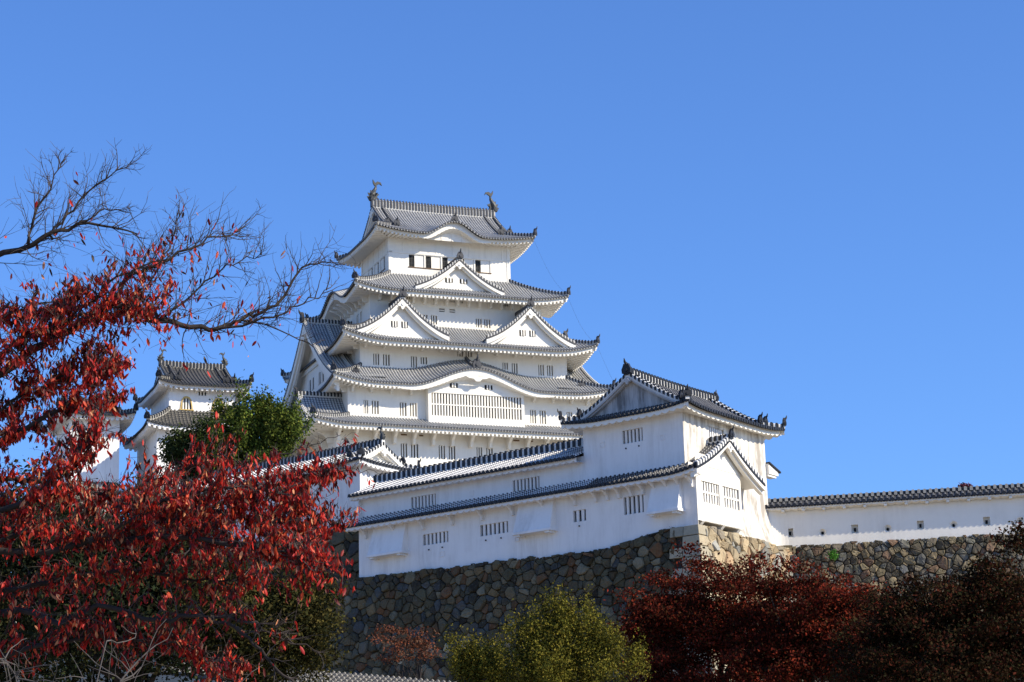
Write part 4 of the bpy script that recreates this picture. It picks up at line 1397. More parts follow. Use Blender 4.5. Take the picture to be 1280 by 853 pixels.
# curved junction sweeping into the turret foot
rows = []
for j in range(9):
    z = 23.9 + (26.5 - 23.9) * j / 8
    fl_ = 1.0 * max(0, 1 - j / 8) ** 2.2
    row = []
    for k in range(9):
        q = k / 8
        x = -0.75 + 1.8 * q
        y = -0.12 - (1 - q) ** 2.0 * (0.5 + 0.9 * fl_) + 0.02 * (1 - q) - 0.03 * (26.6 - z)
        row.append((x, y + 0.11 * q, z))
    rows.append(row)
mb.grid(rows)
rwo = mb.build('wall', [PL], rw)
for i, (a, b, c, d) in enumerate(holes):
    m2 = MB()
    zc_ = (c + d) / 2
    m2.quad((a - 0.01, 0.28, c - 0.01), (b + 0.01, 0.28, c - 0.01), (b + 0.01, 0.28, d + 0.01), (a - 0.01, 0.28, d + 0.01), 0)
    m2.box((a + b) / 2 - 0.07, (a + b) / 2 + 0.07, 0.2, 0.26, zc_ - 0.12, zc_ + 0.1, 1)
    if i % 2:
        n_ = 16                               # ring that makes the opening round
        yy = -0.065
        sq = []
        for k in range(n_):
            g = 2 * math.pi * k / n_
            cx_, sx_ = math.cos(g), math.sin(g)
            m_ = max(abs(cx_), abs(sx_))
            sq.append(((a + b) / 2 + cx_ / m_ * 0.25, zc_ + sx_ / m_ * 0.25))
        inn = [((a + b) / 2 + 0.235 * math.cos(2 * math.pi * k / n_), zc_ + 0.235 * math.sin(2 * math.pi * k / n_)) for k in range(n_)]
        inb = [((a + b) / 2 + 0.1 * math.cos(2 * math.pi * k / n_), zc_ + 0.1 * math.sin(2 * math.pi * k / n_)) for k in range(n_)]
        vs = [(x, yy, z) for x, z in sq] + [(x, yy, z) for x, z in inn] + [(x, 0.2, z) for x, z in inb]
        m2.add(vs, [(k, (k + 1) % n_, n_ + (k + 1) % n_, n_ + k) for k in range(n_)] + [(n_ + k, n_ + (k + 1) % n_, 2 * n_ + (k + 1) % n_, 2 * n_ + k) for k in range(n_)], 0)
    m2.build('loophole', [PL, DARK], rwo)
mb, ub = MB(), MB()
for s in (-1, 1):
    def fn(a, t, s=s):
        return (a, 0.28 + s * 0.85 * (1 - t), 26.62 + 0.42 * t)
    tile_face(mb, fn, -0.4, LW, lambda a: 1.0, 0.36, 0.11, 2, 0.95)
    under_face(ub, fn, -0.4, LW, lambda a: 1.0, 0.6, 26.4, 0.16, 0.5, 0.05, True)
cop = mb.build('tile_coping', [T_DARK, D_DARK], rw)
ub.build('eave_soffit', [PL], cop)
rb = MB()
ridge(rb, [(-0.4, 0.28, 27.02), (LW, 0.28, 27.02)], 0.34, 0.26, 0.36)
rb.build('ridge_tiles', [W_OLD, D_DARK], cop)
for i in range(18):
    m2 = MB()
    x = 0.8 + 1.28 * i
    m2.box(x - 0.09, x + 0.09, -0.5, -0.02, 26.27, 26.39)
    m2.build('corbel', [PL], rwo)
rwn = Vector((-math.sin(YW), -math.cos(YW), 0))
def tintR(s_, z, c, r):
    return c
sw3 = stone_wall('stone_wall', '', (rp0.x - rd_.x * 1.5 + rwn.x * 0.15, rp0.y - rd_.y * 1.5 + rwn.y * 0.15), (rd_.x, rd_.y), (rwn.x, rwn.y), LW + 1.5, 8.5, lambda s_: 24.05, 0.48, PAL_WARM, 31, 0.13, tintR)
tag(sw3, 'grey and tan rubble stone wall below the white loophole wall at right', 'stone wall')

# inner bailey behind the walls
mb = MB()
pA, pB, pC = tw_(-60, 0.4), tw_(0.5, 0.4), tw_(0.5, 10)
pD = rp0 + rd_ * (LW + 60) + Vector((0, 0.8, 0))
poly = [(pA.x, pA.y), (pB.x, pB.y), (pC.x, pC.y), (pD.x, pD.y), (200, 400), (-200, 400), (-200, pA.y)]
mb.add([(x, y, 23.4) for x, y in poly] + [(x, y, 5) for x, y in poly], [tuple(range(7))] + [(k, (k + 1) % 7, 7 + (k + 1) % 7, 7 + k) for k in range(7)])
struct(mb.build('bailey_terrace', [GRAVEL]))
mb = MB()
mb.grid([[(x, y, 23.5 + 8 * smooth(185, 205, y)) for x in range(-120, 121, 10)] for y in range(170, 330, 8)])
struct(mb.build('inner_terrace', [GRAVEL], None, True))

# ------------------------------------------------------------------ small west keeps
def small_tower(label, name, cx_, cy_, hx, hy, zw0, zw1, zroof, hr, low=None, kato=True):
    t = thing(name, label, 'castle tower', (KX, KY, 0), KYAW)
    c = (cx_, cy_)
    wi = [(-2.05, -1.05, zw0 + 0.1, zw0 + 1.25), (1.05, 2.05, zw0 + 0.1, zw0 + 1.25)] if kato else [(-1.2, -0.6, zw0 + 0.3, zw0 + 1.3), (0.3, 0.9, zw0 + 0.3, zw0 + 1.3)]
    ven = [(-0.35, 0.4, zw1 - 1.0, zw1 - 0.6)] if kato else []
    wo = box_walls(t, hx, hy, zw0 - 3.5, zw1, wi + ven, (), c, PLW)
    for a, b, z0, z1 in wi:
        o = lattice(wo, (c[0], c[1] - hy), (1, 0), a, b, z0, z1, (0, -1), 4)
        if kato:                             # bell-shaped gilt frame
            m2 = MB()
            m = (a + b) / 2
            w2_ = (b - a) / 2
            arc = [(-1.25, 0.0), (-1.08, 0.55), (-0.92, 0.85), (-0.55, 1.06), (0, 1.14), (0.55, 1.06), (0.92, 0.85), (1.08, 0.55), (1.25, 0.0)]
            ins = [(-1.02, 0.0), (-0.86, 0.52), (-0.72, 0.76), (-0.42, 0.92), (0, 0.98), (0.42, 0.92), (0.72, 0.76), (0.86, 0.52), (1.02, 0.0)]
            H_ = z1 - z0
            y = c[1] - hy
            for (yy, P_) in ((y - 0.07, None),):
                vs = [(c[0] + m + x * w2_, y - 0.07, z0 + z * H_) for x, z in arc] + [(c[0] + m + x * w2_, y - 0.07, z0 + z * H_) for x, z in ins] + [(c[0] + m + x * w2_, y, z0 + z * H_) for x, z in arc]
                fs = [(k, k + 1, 9 + k + 1, 9 + k) for k in range(8)] + [(k, k + 1, 18 + k + 1, 18 + k) for k in range(8)]
                m2.add(vs, fs, 0)
            m2.box(c[0] + a - 0.2, c[0] + b + 0.2, y - 0.12, y, z0 - 0.1, z0 - 0.01, 0)
            # white corner fills between the arch and the square opening
            for sg in (-1, 1):
                vs = [(c[0] + m + sg * x * w2_, y - 0.02, z0 + z * H_) for x, z in [(1.05, 1.02), (0.0, 1.02), (0.0, 0.98), (0.42, 0.92), (0.72, 0.76), (0.86, 0.52), (1.02, 0.0), (1.05, 0.0)]]
                m2.add(vs, [(0, 1, 2, 3), (0, 3, 4), (0, 4, 5), (0, 5, 6, 7)], 1)
            m2.build('gilt_frame', [GOLD, PLW], wo)
    for a, b, z0, z1 in ven:
        lattice(wo, (c[0], c[1] - hy), (1, 0), a, b, z0, z1, (0, -1), 3)
    ro, R = roof(t, hx + 1.3, hy + 1.3, hx, hy, zroof, None, 0.45, None, 'SWEN', T_OLD, D_DARK, PLW, W_OLD, 0.36, 0.11, zw=zroof + 0.05,
                 irim=dict(gx=hx - 0.25, zr=hr, rx=hx + 0.05, kx=hx - 0.9, rw=0.45, rh=0.55), name='top_roof', drop=0.3, rp=0.5, Lc=2.6, conc=0.3, ctr=c)
    for sg in (-1, 1):
        hip_gable_end(ro, sg, hx - 0.25, hx + 0.05, hy + 1.3, zroof, hr, 1.55 / (hy + 1.3), 0.3, c, PLW, 0.3)
        om = MB()
        shachi(om, (c[0] + sg * (hx - 0.1), c[1], hr + 0.45), (-sg, 0), 1.2)
        om.build('fish_finial', [BRONZE], ro)
    if kato:
        brackets(t, bracket_mesh(0.9, 0.5, 0.16), [(c[0] - hx + 0.2 + i * 1.2, c[1] - hy, zroof + 0.0, 0) for i in range(6)])
    if low:
        lx, ly, ze, zt, kara = low
        w2o = box_walls(t, lx - 1.2, ly - 1.2, ze - 6, ze + 0.2, (), (), c, PLW)
        roof(t, lx, ly, hx, hy, ze, zt, 0.4, {'S': kara} if kara else None, 'SWEN', T_OLD, D_DARK, PLW, W_OLD, 0.36, 0.11, zw=ze + 0.3, name='lower_roof', drop=0.3, rp=0.5, Lc=2.6, ctr=c)
        sb_ = MB()
        frust(sb_, lx - 1.2, ly - 1.2, 24, ze - 5.9, 3.0, c)
        sb_.build('stone_base', [VST], t)
    else:
        sb_ = MB()
        frust(sb_, hx, hy, 24, zw0 - 3.4, 3.0, c)
        sb_.build('stone_base', [VST], t)
    return t
small_tower('small white tower with dark old tile roof and gilt arched windows left of keep', 'small_keep', -24.9, 2.0, 3.25, 4.0, 50.45, 53.0, 52.75, 55.75,
            (5.7, 5.6, 48.55, 50.4, (3.1, 3.0, 1.1, 0.3)), True)
small_tower('smallest white tower at far left, half hidden behind red cherry leaves', 'small_keep', -34.6, 5.0, 2.4, 3.6, 47.2, 50.3, 50.1, 52.0, None, False)

# ------------------------------------------------------------------ vegetation
def leaf_mesh(name, C, size, cols, mat_, parent, seed, aspect=0.6, flatz=1.0, droop=False):
    """many single leaves (or leaf clumps) as small folded faces; C is an (n,3) array of centres"""
    rg = np.random.default_rng(seed)
    n = len(C)
    if droop:
        ax = rg.normal(0, 0.5, (n, 3))
        ax[:, 2] = -1.0
    else:
        ax = rg.normal(0, 1, (n, 3))
        ax[:, 2] *= flatz
    ax /= np.linalg.norm(ax, axis=1)[:, None]
    sd = rg.normal(0, 1, (n, 3))
    sd -= (sd * ax).sum(1)[:, None] * ax
    sd /= np.linalg.norm(sd, axis=1)[:, None]
    nn = np.cross(ax, sd)
    L = (size * (rg.uniform(0.55, 1.45, n) if droop else rg.uniform(0.65, 1.3, n)))[:, None]
    W = L * aspect * rg.uniform(0.7, 1.2, n)[:, None]
    base = C - ax * L * 0.5
    tip = C + ax * L * 0.5 + nn * L * 0.12
    if droop:                                # six-sided folded leaf, pointed tip, curved midrib
        m1 = base + ax * L * 0.3 - nn * L * 0.03
        m2 = base + ax * L * 0.68 - nn * L * 0.01
        f = nn * W * 0.22
        v = np.stack([base, m1 + sd * W * 0.42 + f, m2 + sd * W * 0.40 + f, tip, m2 - sd * W * 0.40 + f, m1 - sd * W * 0.42 + f, m1, m2], 1)
        idx = np.array([[0, 1, 6, 0], [6, 1, 2, 7], [7, 2, 3, 7], [0, 6, 5, 0], [6, 7, 4, 5], [7, 3, 4, 7]])
        tri = [(0, 1, 6), (0, 6, 5), (7, 2, 3), (7, 3, 4)]
        qd = [(6, 1, 2, 7), (6, 7, 4, 5)]
        nv = 8
    else:
        mid = C
        v = np.stack([base, mid + sd * W * 0.5, tip, mid - sd * W * 0.5], 1)
        tri, qd, nv = [], [(0, 1, 2, 3)], 4
    V = v.reshape(-1, 3)
    off = (np.arange(n) * nv)[:, None]
    loops, starts, fc = [], [], []
    parts = []
    per = []
    for f in tri + qd:
        parts.append(off + np.array(f)[None, :])
    me = bpy.data.meshes.new(name)
    me.vertices.add(len(V))
    me.vertices.foreach_set('co', V.astype(np.float32).ravel())
    li = np.concatenate([p.ravel() for p in parts])
    sizes = np.concatenate([np.full(n, p.shape[1]) for p in parts])
    st = np.concatenate([[0], np.cumsum(sizes)[:-1]])
    me.loops.add(len(li))
    me.loops.foreach_set('vertex_index', li.astype(np.int32))
    me.polygons.add(len(sizes))
    me.polygons.foreach_set('loop_start', st.astype(np.int32))
    me.polygons.foreach_set('loop_total', sizes.astype(np.int32))
    me.update(calc_edges=True)
    c = np.concatenate([cols, np.ones((n, 1))], 1)
    c = np.tile(c, (len(parts), 1)).astype(np.float32)
    a_ = me.attributes.new('Col', 'FLOAT_COLOR', 'FACE')
    a_.data.foreach_set('color', c.ravel())
    me.materials.append(mat_)
    o = bpy.data.objects.new(name, me)
    COL.objects.link(o)
    if parent:
        o.parent = parent
    return o
def palette(rg, n, pal, wt=None, jit=0.25):
    pal = np.array(pal)
    k = rg.choice(len(pal), n, p=wt)
    return np.clip(pal[k] * rg.uniform(1 - jit, 1 + jit, (n, 1)), 0, 1)
def wander(p, d, L, n, curl, rg, grav=0.0):
    pts = [np.array(p, float)]
    d = np.array(d, float)
    d /= np.linalg.norm(d)
    st = L / n
    for i in range(n):
        d = d + rg.normal(0, curl, 3) + np.array([0, 0, grav])
        d /= np.linalg.norm(d)
        pts.append(pts[-1] + d * st)
    return pts, d
def tree(name, label, cat, base, blobs, nclump, per, leaf, pal, seed, wt=None, spread=0.45, flat_=0.6, trunk_r=0.2, limbs=14, up=False, jit=0.3, group=None, bark=BARK, mat_=None, hollow=0.35, tv=(0.5, 1.45)):
    """base: foot of the trunk; blobs: list of (centre, radii) that bound the crown"""
    rg = np.random.default_rng(seed)
    t = thing(name, label, cat, tuple(base), 0, group)
    b = np.array(base)
    cen = []
    vol = np.array([r[0] * r[1] * r[2] for c, r in blobs])
    pick = rg.choice(len(blobs), nclump, p=vol / vol.sum())
    for k in pick:
        c, r = blobs[k]
        v = rg.normal(0, 1, 3)
        v /= np.linalg.norm(v)
        rad = (hollow + (1 - hollow) * rg.random()) * (1 + 0.12 * rg.normal())
        cen.append(np.array(c) + v * np.array(r) * rad - b)
    cen = np.array(cen)
    sp = np.repeat(cen, per, 0)
    tone = np.repeat(rg.uniform(tv[0], tv[1], nclump), per)
    n = len(sp)
    dv = rg.normal(0, spread, (n, 3)) * np.array([1, 1, flat_])
    if up:
        dv[:, 2] += np.abs(rg.normal(0, spread * 1.2, n))
        dv[:, :2] *= 0.55
    sp = sp + dv
    cols = palette(rg, n, pal, wt, jit) * tone[:, None]
    leaf_mesh('crown', sp, leaf, np.clip(cols, 0, 1), mat_ or FARLEAF, t, seed)
    mb = MB()
    top = cen.mean(0)
    tp, _ = wander((0, 0, -0.3), top + np.array([0, 0, 0.3]), float(np.linalg.norm(top)) * 0.9, 6, 0.08, rg)
    mb.tube([tuple(p) for p in tp], [trunk_r * (1 - 0.1 * i) for i in range(7)], 8)
    mb.build('trunk', [bark], t, True)
    lb = MB()
    for i in range(limbs):
        e = cen[rg.integers(len(cen))]
        s0 = tp[2 + int(rg.integers(4))]
        m_ = (s0 + e) / 2 + rg.normal(0, 0.25, 3)
        lb.tube([tuple(s0), tuple(m_), tuple(e)], [trunk_r * 0.45, trunk_r * 0.25, trunk_r * 0.06], 5)
    lb.build('limb', [bark], t, True)
    return t
def on_ground(px, Y, dz=0.0):
    p = at(px, 800, Y)
    return (p.x, p.y, terrain(p.x, p.y) + dz)
def blob(px, py, Y, rx, rz, ry=None):
    p = at(px, py, Y)
    k = Y / FPX
    return (tuple(p), (rx * k, (ry if ry else (rx * k * 0.8)), rz * k))

RED = [(0.13, 0.017, 0.009), (0.075, 0.014, 0.008), (0.19, 0.03, 0.012), (0.03, 0.010, 0.006), (0.06, 0.028, 0.010)]
DK = [(0.024, 0.014, 0.006), (0.034, 0.013, 0.006), (0.018, 0.018, 0.006), (0.06, 0.014, 0.007), (0.034, 0.021, 0.008)]
MG = 'maple trees below the castle walls'
tree('maple_tree', 'dark red maple tree before the stone corner below the turret', 'tree', on_ground(880, 96), [blob(860, 775, 96, 90, 75), blob(835, 738, 96, 38, 26), blob(905, 727, 96, 38, 24), blob(912, 700, 96, 9, 10), blob(930, 790, 95, 80, 70), blob(820, 800, 96, 50, 60), blob(840, 840, 95, 60, 40)],
     300, 180, 0.14, RED, 41, [0.3, 0.25, 0.1, 0.2, 0.15], 0.36, 0.42, 0.22, group=MG)
tree('maple_tree', 'rusty red maple tree below the left half of the loophole wall', 'tree', on_ground(1010, 92), [blob(1010, 775, 92, 85, 55), blob(985, 728, 92, 56, 26), blob(1048, 745, 92, 36, 28), blob(1030, 820, 92, 100, 60), blob(945, 705, 94, 22, 12), blob(1090, 770, 91, 50, 50), blob(960, 840, 92, 80, 40)],
     320, 180, 0.14, RED, 42, [0.3, 0.25, 0.15, 0.15, 0.15], 0.36, 0.42, 0.22, group=MG)
tree('maple_tree', 'dark brownish maple tree filling the lower right corner', 'tree', on_ground(1190, 84), [blob(1180, 790, 84, 110, 70), blob(1150, 748, 84, 52, 34), blob(1235, 725, 84, 50, 40), blob(1270, 670, 84, 22, 24), blob(1275, 790, 84, 70, 80), blob(1110, 800, 86, 70, 60), blob(1180, 850, 84, 130, 40)],
     460, 160, 0.14, DK, 43, None, 0.36, 0.45, 0.24, group=MG)
YG = [(0.135, 0.118, 0.016), (0.085, 0.085, 0.014), (0.18, 0.145, 0.024), (0.035, 0.042, 0.01)]
bs = [('bushy yellow-green tree with feathery upright shoots before the stone wall', 700, 72, [blob(690, 808, 72, 46, 52), blob(700, 775, 72, 24, 24), blob(730, 790, 72, 36, 36), blob(655, 805, 72, 30, 24), blob(625, 838, 72, 30, 20), blob(760, 820, 72, 40, 34), blob(785, 838, 72, 26, 34), blob(700, 845, 72, 80, 36)], 44),
      ('small yellow-green bush left of the bushy feathery tree', 590, 72, [blob(585, 835, 73, 28, 28), blob(570, 815, 73, 10, 14), blob(610, 845, 73, 36, 26)], 45)]
for lb_, px, Y, bl, sd_ in bs:
    tree('bushy_tree', lb_, 'tree', on_ground(px, Y), bl, 420 if sd_ == 44 else 110, 95, 0.085, YG, sd_, [0.4, 0.3, 0.2, 0.1], 0.2, 1.0, 0.12, 18, True, tv=(0.75, 1.25))
OL = [(0.055, 0.05, 0.013), (0.032, 0.033, 0.01), (0.075, 0.06, 0.016), (0.018, 0.02, 0.007)]
tree('olive_green_tree', 'olive green tree behind the lower cherry branches, left of the stone wall', 'tree', on_ground(340, 66), [blob(330, 790, 66, 95, 70), blob(370, 745, 66, 48, 40), blob(280, 760, 66, 60, 60), blob(390, 800, 66, 30, 50)],
     420, 110, 0.11, OL, 46, None, 0.26, 0.8, 0.16)
DG = [(0.02, 0.03, 0.012), (0.03, 0.035, 0.014), (0.035, 0.03, 0.012), (0.015, 0.02, 0.01)]
tree('evergreen_tree', 'very dark evergreen tree behind the cherry branches at lower left', 'tree', on_ground(150, 74), [blob(150, 740, 74, 130, 110), blob(60, 690, 74, 90, 80), blob(210, 660, 74, 60, 50), blob(240, 760, 74, 80, 90)],
     520, 110, 0.16, DG, 47, None, 0.4, 0.8, 0.3)
tree('evergreen_tree', 'dark evergreen tree at the left picture edge behind cherry branches', 'tree', on_ground(-20, 80), [blob(-20, 700, 80, 120, 130), blob(20, 800, 80, 120, 90)],
     300, 110, 0.18, DG, 48, None, 0.4, 0.8, 0.3)
GT = [(0.10, 0.13, 0.02), (0.06, 0.09, 0.016), (0.15, 0.16, 0.03), (0.035, 0.055, 0.014)]
def hill_base(px, Y, z):
    p = at(px, 600, Y)
    return (p.x, p.y, z)
tree('evergreen_tree', 'sunlit green tree standing between the tall keep and small tower', 'tree', hill_base(330, 172, 24), [blob(335, 545, 172, 52, 36), blob(320, 520, 172, 34, 24), blob(362, 540, 172, 34, 30), blob(290, 540, 172, 34, 28), blob(300, 575, 172, 60, 30), blob(385, 548, 172, 14, 12), blob(300, 500, 172, 10, 12), blob(345, 500, 172, 12, 14), blob(318, 495, 172, 8, 10), blob(268, 520, 172, 14, 10)],
     260, 120, 0.24, GT, 49, [0.3, 0.3, 0.15, 0.25], 0.42, 1.0, 0.2, up=True)
tree('evergreen_tree', 'dark green tree below the small tower with gilt windows', 'tree', hill_base(245, 176, 24), [blob(245, 565, 176, 42, 28), blob(225, 555, 176, 22, 14), blob(270, 590, 176, 50, 30), blob(262, 530, 176, 14, 14)],
     260, 95, 0.28, [(0.03, 0.045, 0.014), (0.045, 0.06, 0.018), (0.02, 0.03, 0.01)], 50, None, 0.42, 0.8, 0.3)
tree('brown_shrub', 'sparse rusty brown shrub against the dark stone wall', 'shrub', on_ground(505, 110), [blob(500, 795, 110, 50, 18), blob(520, 812, 110, 36, 14), blob(470, 790, 110, 18, 8), blob(490, 820, 110, 32, 12)],
     46, 45, 0.13, [(0.16, 0.05, 0.025), (0.12, 0.045, 0.025), (0.09, 0.05, 0.03)], 51, None, 0.3, 0.3, 0.07, 22)
p_ = rp0 + rd_ * 2.0
def small_plant(name, label, px, py, Y, rx, rz, pal, seed, ncl=16, leaf=0.1, base_drop=0.6):
    q = at(px, py, Y)
    tree(name, label, 'plant', (q.x, q.y, q.z - base_drop), [blob(px, py, Y, rx, rz, 0.2)], ncl, 40, leaf, pal, seed, None, 0.1, 0.8, 0.02, 5)
small_plant('weed', 'bright green weed growing out of the stones under the loophole wall', 1042, 694, 138.2, 6, 6, [(0.06, 0.20, 0.03), (0.10, 0.26, 0.04)], 52)
small_plant('red_shrub', 'pinkish red treetop just showing above the tile coping at right', 1207, 609, 150, 10, 5, [(0.2, 0.05, 0.07), (0.12, 0.04, 0.05)], 53, 14, 0.14, 4.0)

# tiled coping of a lower wall at the bottom of the picture
lc = thing('lower_wall', 'low wall with grey tile coping at the bottom edge before the stone wall', 'wall')
A_, B_ = at(392, 836, 105), at(575, 852, 101)
dirv = (B_ - A_)
ln = dirv.length
lc.location = (A_.x, A_.y, A_.z - 0.3)
ang = math.atan2(dirv.y, dirv.x)
lc.rotation_euler = (0, -math.asin(dirv.z / ln) * 0, ang)
mb = MB()
for s in (-1, 1):
    def fn(a, t, s=s):
        return (a, s * 1.5 * (1 - t), -0.55 + 0.75 * t + (B_.z - A_.z) * a / ln)
    tile_face(mb, fn, -8, ln + 1, lambda a: 1.0, 0.3, 0.09, 4, 1.7)
mb.build('tile_coping', [T_OLD, D_KEEP], lc)
mb = MB()
mb.box(-8, ln + 1, -0.7, 0.7, -4, -1.9)
mb.build('wall', [PLW], lc)

# ------------------------------------------------------------------ the cherry tree in front
rg = np.random.default_rng(99)
cherry = thing('cherry_tree', 'near cherry tree with drooping red autumn leaves covering the left side', 'tree', (-7.2, 18.8, 0.3))
cb_ = np.array([-7.2, 18.8, 0.3])
def W(px, py, Y):
    q = at(px, py, Y)
    return np.array([q.x, q.y, q.z]) - cb_
LIMBS = [
    ([(35, 306, 18.2), (42, 270, 18.2), (62, 235, 18.2), (80, 200, 18.2)], 0.016, 0.003, 24, 0.0, 0.42),
    ([(60, 298, 18.2), (90, 262, 18.3), (130, 225, 18.3), (165, 205, 18.3)], 0.014, 0.003, 24, 0.0, 0.42),
    ([(95, 282, 18.2), (130, 262, 18.2), (165, 268, 18.2)], 0.01, 0.003, 14, 0.0, 0.35),
    ([(150, 393, 19.0), (190, 350, 19.0), (215, 300, 19.1), (225, 265, 19.1)], 0.012, 0.003, 26, 0.08, 0.45),
    ([(200, 400, 19.2), (250, 360, 19.3), (290, 330, 19.3), (330, 320, 19.3)], 0.012, 0.003, 30, 0.05, 0.5),
    # pixel path with distance, start and end radius, twig count, leaf density, twig length
    ([(-170, 470, 18.6), (-60, 345, 18.4), (40, 305, 18.2), (95, 282, 18.2), (170, 290, 18.3)], 0.055, 0.006, 46, 0.02, 0.7),
    ([(-170, 560, 18.8), (-20, 480, 18.8), (70, 420, 18.8), (140, 393, 19.0), (200, 400, 19.2), (262, 412, 19.4), (300, 400, 19.5), (345, 380, 19.6), (380, 335, 19.7), (414, 326, 19.8)], 0.055, 0.005, 90, 0.13, 0.62),
    ([(262, 412, 19.4), (330, 400, 19.4), (370, 385, 19.5), (412, 362, 19.6)], 0.014, 0.004, 22, 0.0, 0.5),
    ([(300, 400, 19.5), (340, 410, 19.5), (390, 432, 19.6)], 0.01, 0.004, 10, 0.0, 0.3),
    ([(60, 425, 18.8), (120, 395, 18.6), (165, 345, 18.5), (200, 330, 18.5), (260, 300, 18.6), (300, 290, 18.8)], 0.03, 0.004, 70, 0.10, 0.6),
    ([(60, 425, 18.8), (110, 380, 18.3), (150, 345, 18.2), (215, 320, 18.2)], 0.022, 0.004, 28, 0.3, 0.4),
    ([(-160, 640, 18.6), (-20, 560, 18.2), (60, 520, 18.0), (110, 480, 18.0), (135, 450, 18.1)], 0.045, 0.006, 46, 0.85, 0.34),
    ([(-170, 700, 18.6), (0, 640, 18.0), (70, 600, 17.8), (110, 550, 17.8), (135, 500, 18.0)], 0.045, 0.008, 46, 0.8, 0.36),
    ([(-170, 720, 18.8), (60, 690, 18.6), (200, 655, 18.5), (300, 620, 18.5), (370, 598, 18.6), (405, 592, 18.7)], 0.045, 0.005, 56, 0.6, 0.36),
    ([(405, 592, 18.7), (440, 588, 18.7), (470, 592, 18.8)], 0.005, 0.002, 5, 0.2, 0.15),
    ([(200, 655, 18.5), (260, 615, 18.7), (330, 575, 18.9), (380, 560, 19.0), (425, 545, 19.0)], 0.012, 0.002, 14, 0.2, 0.2),
    ([(100, 680, 18.6), (220, 670, 18.2), (300, 680, 18.0), (355, 690, 18.0), (385, 702, 18.0)], 0.035, 0.004, 50, 0.7, 0.44),
    ([(-40, 790, 18.9), (20, 762, 18.8), (75, 778, 18.5), (130, 758, 18.4), (190, 776, 18.3), (250, 772, 18.2), (300, 790, 18.2), (340, 830, 18.2), (370, 860, 18.2)], 0.032, 0.009, 44, 0.3, 0.42),
    ([(250, 772, 18.2), (310, 778, 18.4), (350, 800, 18.5), (400, 815, 18.6)], 0.015, 0.004, 14, 0.05, 0.4),
    ([(-60, 720, 19.4), (60, 660, 19.4), (150, 620, 19.4), (220, 590, 19.6), (275, 565, 19.6)], 0.03, 0.004, 36, 0.65, 0.4),
    ([(-60, 780, 19.4), (60, 730, 19.2), (160, 715, 19.2), (260, 725, 19.2), (310, 722, 19.2)], 0.04, 0.004, 44, 0.6, 0.46),
    ([(-80, 860, 19.0), (40, 810, 18.8), (140, 800, 18.6), (220, 805, 18.6), (280, 830, 18.6)], 0.035, 0.004, 44, 0.55, 0.42),
    ([(-100, 620, 18.6), (0, 600, 18.8), (90, 610, 19.0), (180, 640, 19.0), (260, 660, 19.0)], 0.04, 0.004, 44, 0.66, 0.44),
    ([(180, 640, 19.0), (260, 640, 18.8), (320, 645, 18.7), (365, 655, 18.7), (400, 668, 18.7)], 0.02, 0.003, 50, 0.85, 0.36),
    ([(-120, 440, 18.5), (-40, 420, 18.5), (30, 385, 18.5), (80, 375, 18.6)], 0.03, 0.004, 30, 0.9, 0.34),
    ([(-100, 500, 18.3), (0, 440, 18.3), (60, 410, 18.3), (130, 385, 18.3), (190, 390, 18.4)], 0.035, 0.004, 50, 0.75, 0.4),
    ([(-100, 560, 18.9), (0, 510, 18.9), (60, 480, 18.9), (120, 450, 18.9)], 0.03, 0.004, 40, 0.9, 0.36),
    ([(110, 680, 18.3), (230, 620, 18.2), (320, 612, 18.1), (375, 632, 18.1)], 0.02, 0.003, 44, 0.75, 0.34),
]
wood = MB()
leafC = []
def smooth_path(pts, sub=5):
    P = np.array(pts)
    out = []
    n = len(P)
    for i in range(n - 1):
        p0, p1, p2, p3 = P[max(i - 1, 0)], P[i], P[i + 1], P[min(i + 2, n - 1)]
        for k in range(sub):
            t = k / sub
            out.append(0.5 * ((2 * p1) + (-p0 + p2) * t + (2 * p0 - 5 * p1 + 4 * p2 - p3) * t * t + (-p0 + 3 * p1 - 3 * p2 + p3) * t ** 3))
    out.append(P[-1])
    return out
trunkobj = MB()
tp = smooth_path([(0, 0, -0.2), (0.05, 0, 1.2), (0.2, 0.05, 2.4), (0.35, 0, 3.4)])
trunkobj.tube([tuple(p) for p in tp], [0.24 - 0.007 * i for i in range(len(tp))], 10)
limbs_objs = []
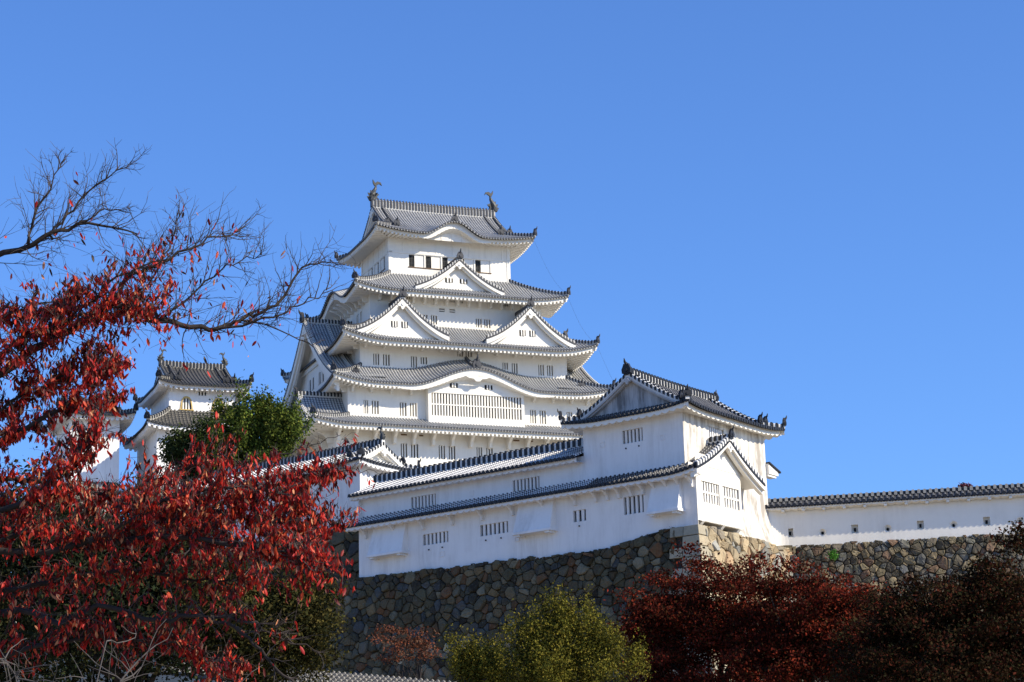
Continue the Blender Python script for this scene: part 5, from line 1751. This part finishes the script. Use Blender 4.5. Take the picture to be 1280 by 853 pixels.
for path, r0, r1, ntw, dens, tl in LIMBS:
    P = [W(*q) for q in path]
    if path[0][0] <= -60:
        P = [np.array([0.2 + 0.1 * rg.random(), 0.0, 1.6 + 1.4 * rg.random()])] + P
    sp = smooth_path(P)
    n = len(sp)
    jit = [p + rg.normal(0, 0.012, 3) for p in sp]
    lm = MB()
    lm.tube([tuple(p) for p in jit], [r0 + (r1 - r0) * (i / (n - 1)) ** 0.8 for i in range(n)], 7)
    limbs_objs.append((lm, r0))
    i0 = 5 if path[0][0] <= -60 else 0
    if dens > 0.3:
        ntw = int(ntw * 1.4)
    for k in range(ntw):
        f = (k + rg.random()) / ntw
        i = int(i0 + f * (n - 1 - i0) * 0.999)
        q = jit[i] + (jit[min(i + 1, n - 1)] - jit[i]) * rg.random()
        tan = jit[min(i + 1, n - 1)] - jit[max(i - 1, 0)]
        tan /= np.linalg.norm(tan)
        d = tan * 0.7 + rg.normal(0, 0.6, 3) * np.array([0.9, 0.8, 1.0]) + np.array([0, 0, 0.28])
        Lt = tl * rg.uniform(0.4, 1.15) * (1.0 if dens > 0.3 else 1.15 - 0.6 * f)
        tw1, _ = wander(q, d, Lt, 7, 0.17, rg, 0.03)
        rr = min(r0 * 0.4, 0.0055)
        wood.tube([tuple(p) for p in tw1], [max(0.0014, rr * (1 - j / 8)) for j in range(8)], 4)
        subs = [tw1]
        for m_ in range(int(rg.integers(3, 7))):
            j = int(rg.integers(1, 7))
            dd = tw1[j] - tw1[j - 1]
            dd = dd / np.linalg.norm(dd) + rg.normal(0, 0.6, 3)
            tw2, _ = wander(tw1[j], dd, Lt * rg.uniform(0.3, 0.6), 5, 0.2, rg, 0.03)
            wood.tube([tuple(p) for p in tw2], [0.0023, 0.002, 0.0018, 0.0016, 0.0013, 0.001], 3)
            subs.append(tw2)
        for s_ in subs:
            fall = 1.0 if dens > 0.3 else max(0.0, 2.2 * (1 - f * 1.15))
            nl = rg.poisson(dens * fall * len(s_) * 1.4)
            for _ in range(nl):
                j = int(rg.integers(1, len(s_)))
                b_ = s_[j] + (s_[j - 1] - s_[j]) * rg.random()
                leafC.append(b_ + np.array([rg.normal(0, 0.014), rg.normal(0, 0.014), -0.055 + rg.normal(0, 0.012)]))
tob = trunkobj.build('trunk', [BARK], cherry, True)
for lm, r0 in limbs_objs:
    lm.build('limb', [BARK], tob, True)
wood.build('twigs', [TWIG], cherry)
leafC = np.array(leafC)
print('cherry leaves', len(leafC))
CR = [(0.48, 0.018, 0.009), (0.26, 0.010, 0.007), (0.60, 0.075, 0.025), (0.09, 0.009, 0.006), (0.62, 0.26, 0.12), (0.03, 0.011, 0.007), (0.40, 0.018, 0.018)]
cc = palette(rg, len(leafC), CR, [0.23, 0.21, 0.11, 0.20, 0.06, 0.14, 0.05], 0.25)
leaf_mesh('leaves', leafC, 0.061, cc, LEAF, cherry, 5, 0.36, 1.0, True)

# pale leafless shrub at the lower left corner
shrub = thing('bare_shrub', 'leafless shrub of pale crossing twigs in the lower left corner', 'shrub', (at(40, 900, 17).x, 17.0, 0.9))
sb0 = np.array([at(40, 900, 17).x, 17.0, 0.9])
ws = MB()
for k in range(7):
    s0 = np.array([0.0, 0.0, 0.0]) + rg.normal(0, 0.05, 3)
    aim = np.array(at(rg.uniform(-40, 230), rg.uniform(790, 850), 17 + rg.normal(0, 0.3))) - sb0
    st, _ = wander(s0, aim, float(np.linalg.norm(aim)) * 0.95, 9, 0.05, rg)
    ws.tube([tuple(p) for p in st], [0.012 - 0.0008 * j for j in range(10)], 5)
    for m_ in range(9):
        j = int(rg.integers(5, 10))
        d = rg.normal(0, 0.8, 3) + np.array([0.25, 0, 0.35])
        t1, _ = wander(st[j], d, rg.uniform(0.3, 0.8), 6, 0.25, rg)
        ws.tube([tuple(p) for p in t1], [0.006 - 0.0007 * q for q in range(7)], 4)
        for _ in range(3):
            jj = int(rg.integers(1, 6))
            t2, _d = wander(t1[jj], rg.normal(0, 1, 3) + np.array([0, 0, 0.2]), rg.uniform(0.12, 0.35), 4, 0.25, rg)
            ws.tube([tuple(p) for p in t2], [0.003, 0.0026, 0.0022, 0.0018, 0.0014], 3)
ws.build('stems', [PALEBARK], shrub)
for o in [x for x in bpy.data.objects if x.users_collection == () and x.type == 'EMPTY']:
    bpy.data.objects.remove(o)
